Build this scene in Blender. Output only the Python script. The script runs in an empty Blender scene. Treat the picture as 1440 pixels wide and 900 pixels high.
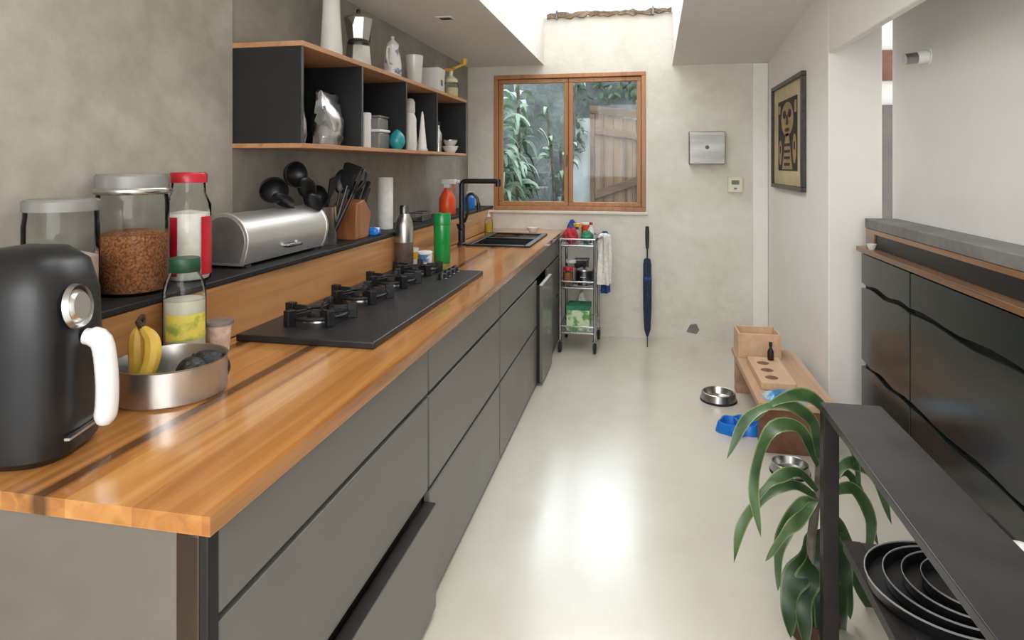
import bpy, bmesh, math, random
from mathutils import Vector, Matrix
random.seed(7)
SC=bpy.context.scene
C=SC.collection
PI=math.pi
# ---------------------------------------------------------------- camera
F=900.0; EYE=1.46
TH=math.atan(185/900.0); sn,cs=math.sin(TH),math.cos(TH)
cam=bpy.data.cameras.new('camera'); co=bpy.data.objects.new('camera',cam); C.objects.link(co)
co.location=(0,0,EYE); co.rotation_euler=(PI/2,0,TH)
cam.sensor_width=36; cam.lens=F/1440*36; cam.shift_x=0; cam.shift_y=-218/1440.0
cam.clip_start=0.02
SC.camera=co
def onW(px,py,w):
    a=(px-720)/F; b=(232-py)/F
    return Vector(((-sn+a*cs)*w,(cs+a*sn)*w,EYE+b*w))
# ---------------------------------------------------------------- materials
def L(c):
    return tuple(((v/255)/12.92 if v/255<=.04045 else ((v/255+.055)/1.055)**2.4) for v in c)+(1,)
def pmat(name,c1,c2=None,scale=8,rough=.5,metal=0,bump=0,stretch=(1,1,1),detail=5,coat=0,lo=.35,hi=.65,r2=None,bscale=None):
    m=bpy.data.materials.new(name); m.use_nodes=True; nt=m.node_tree; N=nt.nodes; K=nt.links
    b=N['Principled BSDF']
    if c2 is None: c2=tuple(v*.9 for v in c1)
    tc=N.new('ShaderNodeTexCoord'); mp=N.new('ShaderNodeMapping'); mp.inputs['Scale'].default_value=stretch
    nz=N.new('ShaderNodeTexNoise'); nz.inputs['Scale'].default_value=scale; nz.inputs['Detail'].default_value=detail
    rp=N.new('ShaderNodeValToRGB'); rp.color_ramp.elements[0].position=lo; rp.color_ramp.elements[1].position=hi
    rp.color_ramp.elements[0].color=L(c2); rp.color_ramp.elements[1].color=L(c1)
    K.new(tc.outputs['Object'],mp.inputs['Vector']); K.new(mp.outputs['Vector'],nz.inputs['Vector'])
    K.new(nz.outputs['Fac'],rp.inputs['Fac']); K.new(rp.outputs['Color'],b.inputs['Base Color'])
    b.inputs['Roughness'].default_value=rough; b.inputs['Metallic'].default_value=metal
    b.inputs['Coat Weight'].default_value=coat; b.inputs['Coat Roughness'].default_value=.12
    if r2 is not None:
        mr=N.new('ShaderNodeMapRange'); mr.inputs['To Min'].default_value=rough; mr.inputs['To Max'].default_value=r2
        mr.inputs['From Min'].default_value=.3; mr.inputs['From Max'].default_value=.7
        K.new(nz.outputs['Fac'],mr.inputs['Value']); K.new(mr.outputs['Result'],b.inputs['Roughness'])
    if bump:
        n2=nz
        if bscale:
            n2=N.new('ShaderNodeTexNoise'); n2.inputs['Scale'].default_value=bscale; n2.inputs['Detail'].default_value=6
            K.new(mp.outputs['Vector'],n2.inputs['Vector'])
        bp=N.new('ShaderNodeBump'); bp.inputs['Strength'].default_value=bump; bp.inputs['Distance'].default_value=.02
        K.new(n2.outputs['Fac'],bp.inputs['Height']); K.new(bp.outputs['Normal'],b.inputs['Normal'])
    return m
def plaster(name,cols,scale=1.3,rough=.8,bump=.15,coat=0,rough2=None,fine=.35,coatr=.26,distort=.6):
    m=bpy.data.materials.new(name); m.use_nodes=True; nt=m.node_tree; N=nt.nodes; K=nt.links
    b=N['Principled BSDF']; tc=N.new('ShaderNodeTexCoord')
    n1=N.new('ShaderNodeTexNoise'); n1.inputs['Scale'].default_value=scale; n1.inputs['Detail'].default_value=8; n1.inputs['Roughness'].default_value=.62; n1.inputs['Distortion'].default_value=distort
    n2=N.new('ShaderNodeTexNoise'); n2.inputs['Scale'].default_value=scale*9; n2.inputs['Detail'].default_value=6
    rp=N.new('ShaderNodeValToRGB'); el=rp.color_ramp.elements
    el[0].position=.3; el[0].color=L(cols[0]); el[1].position=.7; el[1].color=L(cols[2])
    e=el.new(.5); e.color=L(cols[1])
    mx=N.new('ShaderNodeMath'); mx.operation='MULTIPLY_ADD'; mx.inputs[1].default_value=fine
    sb=N.new('ShaderNodeMath'); sb.operation='SUBTRACT'; sb.inputs[1].default_value=fine/2
    K.new(tc.outputs['Object'],n1.inputs['Vector']); K.new(tc.outputs['Object'],n2.inputs['Vector'])
    K.new(n2.outputs['Fac'],mx.inputs[0]); K.new(n1.outputs['Fac'],mx.inputs[2]); K.new(mx.outputs[0],sb.inputs[0])
    K.new(sb.outputs[0],rp.inputs['Fac']); K.new(rp.outputs['Color'],b.inputs['Base Color'])
    b.inputs['Roughness'].default_value=rough
    if coat: b.inputs['Coat Weight'].default_value=coat; b.inputs['Coat Roughness'].default_value=coatr
    if rough2 is not None:
        mr=N.new('ShaderNodeMapRange'); mr.inputs['To Min'].default_value=rough; mr.inputs['To Max'].default_value=rough2
        mr.inputs['From Min'].default_value=.35; mr.inputs['From Max'].default_value=.65
        K.new(n1.outputs['Fac'],mr.inputs['Value']); K.new(mr.outputs['Result'],b.inputs['Roughness'])
    bp=N.new('ShaderNodeBump'); bp.inputs['Strength'].default_value=bump; bp.inputs['Distance'].default_value=.03
    K.new(n2.outputs['Fac'],bp.inputs['Height']); K.new(bp.outputs['Normal'],b.inputs['Normal'])
    return m
def woodplank(name,tones,dark,plank=.11,rough=.22,coat=.4,axis='Y',streak=.62,lines=()):
    m=bpy.data.materials.new(name); m.use_nodes=True; nt=m.node_tree; N=nt.nodes; K=nt.links
    b=N['Principled BSDF']; tc=N.new('ShaderNodeTexCoord')
    sx={'Y':(1/plank,.0,1/plank),'X':(0,1/plank,1/plank),'Z':(1/plank,1/plank,0)}[axis]
    st={'Y':(22,1.1,22),'X':(1.1,22,22),'Z':(22,22,1.1)}[axis]
    mp=N.new('ShaderNodeMapping'); mp.inputs['Scale'].default_value=sx; mp.inputs['Location'].default_value=(.31,.31,.31)
    vf=N.new('ShaderNodeVectorMath'); vf.operation='FLOOR'
    wn=N.new('ShaderNodeTexWhiteNoise'); wn.noise_dimensions='3D'
    K.new(tc.outputs['Object'],mp.inputs['Vector']); K.new(mp.outputs['Vector'],vf.inputs[0]); K.new(vf.outputs[0],wn.inputs['Vector'])
    m2=N.new('ShaderNodeMapping'); m2.inputs['Scale'].default_value=st
    n1=N.new('ShaderNodeTexNoise'); n1.inputs['Scale'].default_value=1; n1.inputs['Detail'].default_value=6; n1.inputs['Distortion'].default_value=.8
    K.new(tc.outputs['Object'],m2.inputs['Vector']); K.new(m2.outputs['Vector'],n1.inputs['Vector'])
    ad=N.new('ShaderNodeMath'); ad.operation='MULTIPLY_ADD'; ad.inputs[1].default_value=.4
    K.new(wn.outputs['Value'],ad.inputs[0]); K.new(n1.outputs['Fac'],ad.inputs[2])
    rp=N.new('ShaderNodeValToRGB'); el=rp.color_ramp.elements
    el[0].position=.35; el[0].color=L(tones[0]); el[1].position=1.0; el[1].color=L(tones[2]); e=el.new(.65); e.color=L(tones[1])
    K.new(ad.outputs[0],rp.inputs['Fac'])
    m3=N.new('ShaderNodeMapping'); m3.inputs['Scale'].default_value={'Y':(13,.35,13),'X':(.35,13,13),'Z':(13,13,.35)}[axis]
    n3=N.new('ShaderNodeTexNoise'); n3.inputs['Scale'].default_value=1; n3.inputs['Detail'].default_value=4; n3.inputs['Distortion'].default_value=.4
    K.new(tc.outputs['Object'],m3.inputs['Vector']); K.new(m3.outputs['Vector'],n3.inputs['Vector'])
    r3=N.new('ShaderNodeMapRange'); r3.inputs['From Min'].default_value=streak; r3.inputs['From Max'].default_value=streak+.12; r3.inputs['To Max'].default_value=.85
    K.new(n3.outputs['Fac'],r3.inputs['Value'])
    fac=r3.outputs['Result']
    if lines:
        sp=N.new('ShaderNodeSeparateXYZ'); K.new(tc.outputs['Object'],sp.inputs[0])
        wob=N.new('ShaderNodeMath'); wob.operation='MULTIPLY_ADD'; wob.inputs[1].default_value=.05
        K.new(n3.outputs['Fac'],wob.inputs[0]); K.new(sp.outputs['X'],wob.inputs[2])
        for (x0,wd_) in lines:
            s1=N.new('ShaderNodeMath'); s1.operation='SUBTRACT'; s1.inputs[1].default_value=x0+.025; K.new(wob.outputs[0],s1.inputs[0])
            ab=N.new('ShaderNodeMath'); ab.operation='ABSOLUTE'; K.new(s1.outputs[0],ab.inputs[0])
            mr=N.new('ShaderNodeMapRange'); mr.inputs['From Min'].default_value=wd_*.4; mr.inputs['From Max'].default_value=wd_; mr.inputs['To Min'].default_value=.85; mr.inputs['To Max'].default_value=0
            K.new(ab.outputs[0],mr.inputs['Value'])
            mx=N.new('ShaderNodeMath'); mx.operation='MAXIMUM'; K.new(fac,mx.inputs[0]); K.new(mr.outputs['Result'],mx.inputs[1]); fac=mx.outputs[0]
    mix=N.new('ShaderNodeMix'); mix.data_type='RGBA'; mix.inputs['B'].default_value=L(dark)
    K.new(fac,mix.inputs['Factor']); K.new(rp.outputs['Color'],mix.inputs['A']); K.new(mix.outputs['Result'],b.inputs['Base Color'])
    b.inputs['Roughness'].default_value=rough; b.inputs['Coat Weight'].default_value=coat; b.inputs['Coat Roughness'].default_value=.1
    return m
def glass(name,tint=(240,245,245),refl=.25,rough=.03,body=0.0,bcol=(255,255,255)):
    m=bpy.data.materials.new(name); m.use_nodes=True; nt=m.node_tree; N=nt.nodes; K=nt.links
    N.remove(N['Principled BSDF']); out=N['Material Output']
    tr=N.new('ShaderNodeBsdfTransparent'); tr.inputs['Color'].default_value=L(tint)
    gl=N.new('ShaderNodeBsdfGlossy'); gl.inputs['Roughness'].default_value=rough
    lw=N.new('ShaderNodeLayerWeight'); lw.inputs['Blend'].default_value=refl
    nz=N.new('ShaderNodeTexNoise'); nz.inputs['Scale'].default_value=6
    mu=N.new('ShaderNodeMath'); mu.operation='MULTIPLY_ADD'; mu.inputs[1].default_value=.03
    K.new(nz.outputs['Fac'],mu.inputs[0]); K.new(lw.outputs['Fresnel'],mu.inputs[2])
    a=tr
    if body:
        df=N.new('ShaderNodeBsdfPrincipled'); df.inputs['Base Color'].default_value=L(bcol); df.inputs['Roughness'].default_value=.3
        m1=N.new('ShaderNodeMixShader'); m1.inputs[0].default_value=body
        K.new(tr.outputs[0],m1.inputs[1]); K.new(df.outputs[0],m1.inputs[2]); a=m1
    mx=N.new('ShaderNodeMixShader'); K.new(mu.outputs[0],mx.inputs[0]); K.new(a.outputs[0],mx.inputs[1]); K.new(gl.outputs[0],mx.inputs[2])
    K.new(mx.outputs[0],out.inputs['Surface'])
    return m
M={}
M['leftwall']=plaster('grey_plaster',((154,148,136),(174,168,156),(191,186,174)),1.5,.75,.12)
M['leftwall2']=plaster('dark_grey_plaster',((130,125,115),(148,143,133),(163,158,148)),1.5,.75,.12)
M['backwall']=plaster('cream_plaster',((207,202,188),(217,213,201),(225,222,212)),1.6,.8,.18)
M['white']=plaster('white_plaster',((236,233,227),(239,236,231),(242,239,234)),1.2,.8,.04)
M['ceil']=plaster('ceiling_paint',((219,216,210),(223,220,214),(227,224,218)),1.2,.85,.03)
M['greywall']=plaster('pale_grey_paint',((230,228,224),(233,231,227),(236,234,230)),1.2,.7,.02)
M['floor']=plaster('polished_cement',((203,196,179),(210,204,190),(216,211,198)),.9,.17,.02,.45,.27,fine=.16,coatr=.24,distort=.25)
M['top']=woodplank('worktop_wood',((142,88,42),(180,122,64),(206,152,88)),(66,40,23),.13,.18,.5,'Y',.60,((-1.0,.024),(-1.235,.03)))
M['fascia']=woodplank('splash_wood',((150,100,56),(182,130,80),(204,156,104)),(88,54,28),.3,.32,.2,'Y',.58)
M['shelfwood']=woodplank('shelf_wood',((146,100,66),(172,124,86),(190,144,104)),(104,66,38),.3,.45,.05,'Y',.7)
M['framewood']=woodplank('window_wood',((152,100,56),(174,120,72),(188,136,88)),(120,74,42),.3,.42,.1,'Z',.7)
M['benchwood']=woodplank('bench_wood',((166,130,100),(190,154,124),(204,172,144)),(140,100,72),.2,.5,0,'Y',.68)
M['palewood']=woodplank('pale_wood',((192,156,120),(208,174,140),(222,190,158)),(166,126,92),.2,.5,0,'Y',.72)
M['redwood']=woodplank('reddish_wood',((98,62,46),(122,82,62),(138,96,74)),(74,42,32),.2,.5,0,'Y',.66)
M['blockwood']=woodplank('knife_block_wood',((124,76,42),(150,96,58),(166,112,72)),(96,56,32),.1,.4,.1,'Z',.68)
M['cab']=pmat('grey_cabinet_lacquer',(110,107,103),(104,101,97),3,.28,0,.012,r2=.36)
M['cabdark']=pmat('cabinet_shadow_black',(24,23,22),(16,15,14),6,.6)
M['endpanel']=plaster('concrete_board',((104,97,89),(111,104,96),(118,111,103)),1.4,.5,.02)
M['post']=woodplank('dark_post_wood',((40,26,17),(64,42,26),(90,60,38)),(20,14,10),.06,.35,.2,'Z',.55)
M['greencab']=pmat('black_green_lacquer',(34,39,38),(24,29,28),4,.2,0,.02)
M['blackboard']=pmat('matt_black_board',(26,27,29),(17,18,20),5,.55)
M['black']=pmat('black_plastic',(26,26,28),(15,15,17),9,.38)
M['iron']=pmat('cast_iron',(30,30,32),(18,18,20),40,.5,.2,.15)
M['hob']=pmat('black_hob_surface',(38,38,39),(29,29,30),18,.42,0,.04)
M['sink']=pmat('black_granite_sink',(28,28,30),(12,12,14),160,.4)
M['steel']=pmat('brushed_steel',(206,204,200),(194,192,188),4,.27,1,.0)
M['binsteel']=pmat('matt_aluminium',(220,219,216),(212,211,208),4,.42,.85,.0)
M['boxsteel']=pmat('matt_box_steel',(148,147,142),(124,123,118),5,.36,.85,.0,stretch=(.6,1,3))
M['traysteel']=pmat('polished_tray_steel',(200,198,194),(186,184,180),4,.3,.95,.0)
M['chrome']=pmat('chrome',(170,170,172),(150,150,154),5,.16,1)
M['alu']=pmat('cast_aluminium',(200,198,192),(180,178,172),12,.3,1)
M['darksteel']=pmat('grey_steel',(120,120,122),(96,96,98),12,.35,1)
M['midsteel']=pmat('pale_grey_steel',(164,163,161),(146,145,143),12,.4,.8)
M['ceramic']=pmat('white_ceramic',(232,230,224),(220,218,211),5,.25,coat=.3)
M['whiteplastic']=pmat('white_plastic',(234,234,232),(222,222,220),6,.35)
M['paper']=pmat('white_paper',(236,234,230),(224,222,216),30,.9,bump=.1)
M['red']=pmat('red_plastic',(196,34,48),(170,22,38),8,.3)
M['powder']=pmat('white_powder',(240,236,228),(226,220,208),30,.9)
M['kibble']=pmat('brown_granules',(186,124,76),(112,64,36),150,.85,bump=.5)
M['pink']=pmat('pale_pink_grain',(222,200,186),(196,170,152),40,.8,bump=.4)
M['banana']=pmat('banana_skin',(216,178,72),(178,134,48),10,.5,lo=.3,hi=.55)
M['stem']=pmat('banana_stem',(70,52,28),(46,34,18),20,.7)
M['avocado']=pmat('avocado_skin',(34,28,32),(18,16,18),50,.5,bump=.4)
M['greencap']=pmat('green_cap',(34,82,58),(22,64,44),8,.4)
M['label']=pmat('yellow_green_label',(222,206,92),(150,162,70),22,.5,lo=.42,hi=.55)
M['juice']=pmat('cloudy_liquid',(228,226,208),(218,214,194),6,.3)
M['teal']=pmat('teal_glaze',(42,150,152),(28,122,128),10,.3)
M['orange']=pmat('orange_plastic',(232,92,36),(214,74,24),8,.35)
M['blue']=pmat('blue_plastic',(44,132,218),(28,112,202),8,.3)
M['navy']=pmat('navy_cloth',(42,52,82),(26,34,60),30,.8,bump=.1)
M['towel']=pmat('white_towel',(234,230,224),(214,210,202),60,.95,bump=.4)
M['bluecloth']=pmat('blue_cloth',(52,84,150),(36,62,120),50,.95,bump=.3)
M['redcloth']=pmat('red_cloth',(196,52,60),(150,30,44),20,.9,bump=.3)
M['greencloth']=pmat('green_cloth',(60,140,104),(40,112,84),20,.9,bump=.3)
M['greenbox']=pmat('green_printed_carton',(206,222,186),(92,160,84),14,.6,lo=.45,hi=.55)
M['yellow']=pmat('yellow_plastic',(222,170,56),(204,150,38),8,.35)
M['leaf']=pmat('leaf_green',(80,108,64),(44,70,42),9,.4)
M['leafedge']=pmat('pale_leaf_edge',(134,150,92),(106,124,74),9,.42)
M['leafdark']=pmat('dark_leaf_green',(60,86,50),(34,56,33),7,.42)
M['leafmid']=pmat('mid_leaf_edge',(96,118,70),(72,96,56),9,.42)
M['leafpale']=pmat('pale_leaf_green',(188,202,184),(118,148,120),5,.5)
M['ivy']=pmat('ivy_green',(104,128,96),(60,86,60),5,.6)
M['bark']=pmat('grey_bark',(126,116,104),(84,76,68),14,.9,bump=.5)
M['rough']=plaster('rough_brown_beam',((96,80,62),(134,116,94),(168,152,130)),14,.9,.7)
M['terra']=pmat('brown_clay',(92,58,42),(72,44,32),8,.8)
M['soil']=pmat('soil',(58,44,34),(34,26,20),40,1,bump=.5)
M['gardenwall']=plaster('garden_white_wall',((180,184,184),(200,203,202),(216,218,217)),1.1,.9,.1)
M['gardendark']=plaster('garden_dark_wall',((76,82,80),(104,110,108),(134,140,138)),2.4,.9,.3)
M['stone']=plaster('grey_garden_stone',((92,95,94),(118,121,119),(142,145,143)),5,.9,.4)
M['slab']=plaster('dark_grey_slab',((104,102,98),(120,118,114),(134,132,128)),3,.6,.08)
M['gate']=woodplank('weathered_gate_wood',((104,78,58),(134,104,78),(158,128,100)),(76,56,42),.13,.85,0,'Z',.58)
M['gatebrace']=woodplank('gate_brace_wood',((76,56,42),(104,78,58),(128,98,76)),(58,42,32),.3,.85,0,'X',.6)
M['glass']=glass('clear_glass',(250,252,252),.13)
M['pane']=glass('window_glass',(238,244,246),.08)
M['bag']=glass('clear_plastic_bag',(220,220,220),.35,.25,.35,(200,198,194))
M['greenclear']=glass('green_clear_plastic',(90,220,130),.2,.06,.6,(24,168,84))
M['cream']=pmat('cream_paper',(206,190,154),(192,174,138),6,.8)
M['artdark']=pmat('dark_ink',(50,42,36),(34,28,26),20,.8)
M['artbrown']=pmat('tan_ink',(176,148,108),(152,126,90),14,.8)
M['frame']=pmat('dark_picture_frame',(64,60,57),(44,41,39),30,.4)
M['creamplastic']=pmat('cream_plastic',(226,222,196),(214,210,182),8,.5)
M['lcd']=pmat('green_lcd',(96,108,86),(80,92,72),8,.3)
M['console']=pmat('black_console_steel',(62,61,62),(48,47,48),9,.33,.3,.03)
M['consoleleg']=pmat('dark_brown_steel',(46,38,36),(30,25,24),14,.5,.2)
M['rubber']=pmat('rubber',(34,34,36),(22,22,24),20,.7)
M['copper']=pmat('brown_hammered_steel',(116,98,84),(90,74,62),18,.5,.3)
M['rimwhite']=pmat('white_plate_rim',(214,212,208),(198,196,192),10,.35)
M['rimgrey']=pmat('grey_pan_rim',(184,182,180),(164,162,160),10,.35,.3)
M['bluewhite']=pmat('blue_and_white_print',(226,230,236),(74,120,176),16,.4,lo=.44,hi=.52)
M['pattern']=pmat('blue_flower_glaze',(232,230,226),(120,136,168),26,.25,lo=.38,hi=.46)
M['silverpack']=pmat('blue_silver_pouch',(190,216,230),(40,128,180),9,.3,.3,.3,lo=.40,hi=.52)
M['doorgrey']=pmat('dark_grey_door',(120,113,108),(100,95,90),5,.5)
M['amber']=pmat('yellow_soap',(206,186,60),(190,166,44),6,.25)
M['pack']=pmat('grey_foil_pack',(206,202,194),(104,98,92),9,.4,.2,.2,lo=.42,hi=.55)
M['darkwood']=woodplank('dark_counter_wood',((100,66,40),(132,92,58),(154,114,76)),(60,38,22),.08,.3,.3,'Y',.6)
# ---------------------------------------------------------------- mesh builder
class MB:
    def __init__(s): s.bm=bmesh.new()
    def box(s,x0,y0,z0,x1,y1,z1,m=None):
        ps=[(x0,y0,z0),(x1,y0,z0),(x1,y1,z0),(x0,y1,z0),(x0,y0,z1),(x1,y0,z1),(x1,y1,z1),(x0,y1,z1)]
        vs=[s.bm.verts.new((m@Vector(p)) if m else p) for p in ps]
        for f in ((3,2,1,0),(4,5,6,7),(0,1,5,4),(1,2,6,5),(2,3,7,6),(3,0,4,7)): s.bm.faces.new([vs[i] for i in f])
        return s
    def lathe(s,prof,n=32,c=(0,0,0),m=None,wob=None):
        rings=[]
        for i,(r,z) in enumerate(prof):
            if r<1e-6:
                p=Vector((c[0],c[1],c[2]+z)); rings.append([s.bm.verts.new(m@p if m else p)])
            else:
                rg=[]
                for k in range(n):
                    a=2*PI*k/n; rr=r*(wob(a,z) if wob else 1)
                    p=Vector((c[0]+rr*math.cos(a),c[1]+rr*math.sin(a),c[2]+z)); rg.append(s.bm.verts.new(m@p if m else p))
                rings.append(rg)
        for A,B in zip(rings,rings[1:]):
            if len(A)==1 and len(B)==1: continue
            for k in range(n):
                k2=(k+1)%n
                if len(A)==1: s.bm.faces.new((A[0],B[k],B[k2]))
                elif len(B)==1: s.bm.faces.new((A[k],B[0],A[k2]))
                else: s.bm.faces.new((A[k],B[k],B[k2],A[k2]))
        return s
    def tube(s,pts,r,n=8,closed=False):
        P=[Vector(p) for p in pts]; R=r if isinstance(r,(list,tuple)) else [r]*len(P)
        rings=[]; up=None; m=len(P)
        for i,p in enumerate(P):
            if closed: t=(P[(i+1)%m]-P[i-1]).normalized()
            else: t=(P[min(i+1,m-1)]-P[max(i-1,0)]).normalized()
            if up is None:
                up=Vector((0,0,1)) if abs(t.z)<.9 else Vector((1,0,0))
            u=(up-t*up.dot(t)).normalized(); v=t.cross(u); up=u
            rings.append([s.bm.verts.new(p+(u*math.cos(2*PI*k/n)+v*math.sin(2*PI*k/n))*R[i]) for k in range(n)])
        prs=list(zip(rings,rings[1:]))+([(rings[-1],rings[0])] if closed else [])
        for A,B in prs:
            for k in range(n): s.bm.faces.new((A[k],A[(k+1)%n],B[(k+1)%n],B[k]))
        if not closed:
            s.bm.faces.new(list(reversed(rings[0]))); s.bm.faces.new(rings[-1])
        return s
    def prism(s,poly,fn,d0,d1):
        A=[s.bm.verts.new(fn(u,v,d0)) for u,v in poly]; B=[s.bm.verts.new(fn(u,v,d1)) for u,v in poly]
        n=len(poly)
        for k in range(n): s.bm.faces.new((A[k],A[(k+1)%n],B[(k+1)%n],B[k]))
        s.bm.faces.new(list(reversed(A))); s.bm.faces.new(B)
        return s
    def ell(s,c,r,n=20,m=None,egg=0):
        prof=[]
        for i in range(n//2+1):
            a=-PI/2+PI*i/(n//2); z=math.sin(a); prof.append((max(0,math.cos(a))*(1-egg*z),z))
        prof[0]=(0,-1); prof[-1]=(0,1)
        mm=Matrix.Translation(c)@(m or Matrix())@Matrix.Diagonal((r[0],r[1],r[2],1))
        return s.lathe(prof,n,(0,0,0),mm)
    def leaf(s,pts,w,tw=0,n=14,fold=.25,prof=None,nrm=None,edge=False,wave=0):
        P=catmull(pts,n); m=len(P); prev=None; rows=[]
        for i,p in enumerate(P):
            t=(P[min(i+1,m-1)]-P[max(i-1,0)]).normalized()
            sd=t.cross(nrm if nrm is not None else Vector((0,0,1)))
            if sd.length<.15: sd=prev or Vector((0,1,0))
            sd=sd-t*sd.dot(t); sd.normalize()
            if prev and sd.dot(prev)<0: sd=-sd
            prev=sd
            f=i/(m-1)
            q=Matrix.Rotation(tw+wave*math.sin(f*11+tw*9),3,t)@sd; nm=q.cross(t)
            ww=w*(prof(f) if prof else (math.sin(PI*min(1,f*.93+.07))**.7))*(1+wave*.35*math.sin(f*15+tw*5))
            if edge: cols=[(.5,.5),(.41,.41),(0,0),(-.41,.41),(-.5,.5)]
            else: cols=[(.5,.5),(0,0),(-.5,.5)]
            rows.append([s.bm.verts.new(p+q*ww*a+nm*ww*fold*b_) for a,b_ in cols])
        for a,b in zip(rows,rows[1:]):
            k=len(a)-1
            for j in range(k):
                f_=s.bm.faces.new((a[j],a[j+1],b[j+1],b[j]))
                if edge and j in (0,k-1): f_.material_index=1
        return s
    def build(s,name,mat,parent=None,bev=0,seg=2,smooth=True,M4=None,loc=None,rz=0,sub=0,thick=0,normals=True,mat2=None):
        bm=s.bm
        if M4 is not None: bmesh.ops.transform(bm,matrix=M4,verts=bm.verts)
        if normals: bmesh.ops.recalc_face_normals(bm,faces=bm.faces)
        me=bpy.data.meshes.new(name); bm.to_mesh(me); bm.free()
        me.materials.append(mat)
        if mat2: me.materials.append(mat2)
        if smooth:
            for p in me.polygons: p.use_smooth=True
            me.set_sharp_from_angle(angle=math.radians(38))
        o=bpy.data.objects.new(name,me); C.objects.link(o)
        if parent: o.parent=parent
        if loc is not None: o.location=loc
        if rz: o.rotation_euler=(0,0,rz)
        if thick:
            md=o.modifiers.new('thick','SOLIDIFY'); md.thickness=thick
        if bev:
            md=o.modifiers.new('bevel','BEVEL'); md.width=bev; md.segments=seg; md.limit_method='ANGLE'; md.angle_limit=math.radians(40)
        if sub:
            md=o.modifiers.new('sub','SUBSURF'); md.levels=sub; md.render_levels=sub
        return o
def catmull(pts,n):
    P=[Vector(p) for p in pts]; P=[P[0]*2-P[1]]+P+[P[-1]*2-P[-2]]
    out=[]; segs=len(P)-3
    for i in range(n+1):
        f=i/n*segs; k=min(int(f),segs-1); t=f-k
        a,b,c,d=P[k:k+4]
        out.append(.5*((2*b)+(c-a)*t+(2*a-5*b+4*c-d)*t*t+(3*b-a-3*c+d)*t**3))
    return out
def tag(o,label,cat,group=None,kind=None):
    o['label']=label; o['category']=cat
    if group: o['group']=group
    if kind: o['kind']=kind
    return o
def thing(name,label,cat,loc,rz=0,group=None):
    o=bpy.data.objects.new(name,None); C.objects.link(o); o.empty_display_size=.05
    o.location=loc; o.rotation_euler=(0,0,rz)
    return tag(o,label,cat,group)
def struct(o,label=None,cat=None):
    o['kind']='structure'
    if label: o['label']=label
    if cat: o['category']=cat
    return o
def copy_tree(o,parent=None):
    c=o.copy(); C.objects.link(c)
    if parent: c.parent=parent
    for ch in list(o.children): copy_tree(ch,c)
    return c
def rounded(x0,y0,x1,y1,r,n=5):
    out=[]
    for cx,cy,a0 in ((x1-r,y1-r,0),(x0+r,y1-r,90),(x0+r,y0+r,180),(x1-r,y0+r,270)):
        for i in range(n+1):
            a=math.radians(a0+90*i/n); out.append((cx+r*math.cos(a),cy+r*math.sin(a)))
    return out
XY=lambda u,v,d:(u,v,d)
# ---------------------------------------------------------------- room
XL=-1.537; YB=5.52; XR=.992; XF=-1.32; XC=-.675
struct(MB().box(-1.75,-1.2,-.1,2.4,YB+.15,0).build('floor',M['floor'],smooth=False),'polished pale cement floor','floor')
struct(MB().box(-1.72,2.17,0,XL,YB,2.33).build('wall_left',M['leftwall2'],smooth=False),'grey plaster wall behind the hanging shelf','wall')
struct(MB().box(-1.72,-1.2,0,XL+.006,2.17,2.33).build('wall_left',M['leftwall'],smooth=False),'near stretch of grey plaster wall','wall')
wx0,wx1,wz0,wz1=-1.295,.018,1.066,2.25
b=MB()
b.box(-1.72,YB,0,wx0,YB+.16,2.74); b.box(wx1,YB,0,1.262,YB+.16,2.74); b.box(wx0,YB,0,wx1,YB+.16,wz0); b.box(wx0,YB,wz1,wx1,YB+.16,2.74)
struct(b.build('wall_back',M['backwall'],smooth=False),'cream plaster end wall with the window','wall')
struct(MB().box(.872,YB-.018,0,.99,YB,2.29).build('trim_1',M['white'],smooth=False,bev=.004),'pale vertical plaster strip in the end wall corner','trim')
b=MB().box(XR,3.784,0,1.262,YB,2.75); b.box(XR,-1.2,2.07,1.03,3.784,3.1); b.box(1.03,3.784,2.75,1.262,4.2,3.1)
struct(b.build('wall_right',M['white'],smooth=False,bev=.006),'white right wall with the picture','wall')
struct(MB().box(1.30,-1.2,0,1.5,3.75,3.1).build('wall_right',M['greywall'],smooth=False),'pale grey wall above the dark counter','wall')
struct(MB().box(1.262,4.6,0,3.2,4.75,3.0).build('wall_beyond',M['white'],smooth=False),'wall seen through the gap in the right wall','wall')
struct(MB().box(-1.72,-1.2,2.33,-.85,YB,2.95).build('ceiling',M['ceil'],smooth=False),'low ceiling left of the skylight','ceiling')
cz=lambda y:2.293+(YB-y)*.102
struct(MB().prism([(YB,cz(YB)),(-1.2,cz(-1.2)),(-1.2,3.2),(YB,3.2)],lambda u,v,d:(d,u,v),.235,1.5).build('ceiling',M['ceil'],smooth=False),'sloping ceiling right of the skylight','ceiling')
struct(MB().box(-.85,-1.2,2.6,.235,.9,2.95).build('ceiling',M['ceil'],smooth=False),'ceiling in front of the skylight','ceiling')
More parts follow.
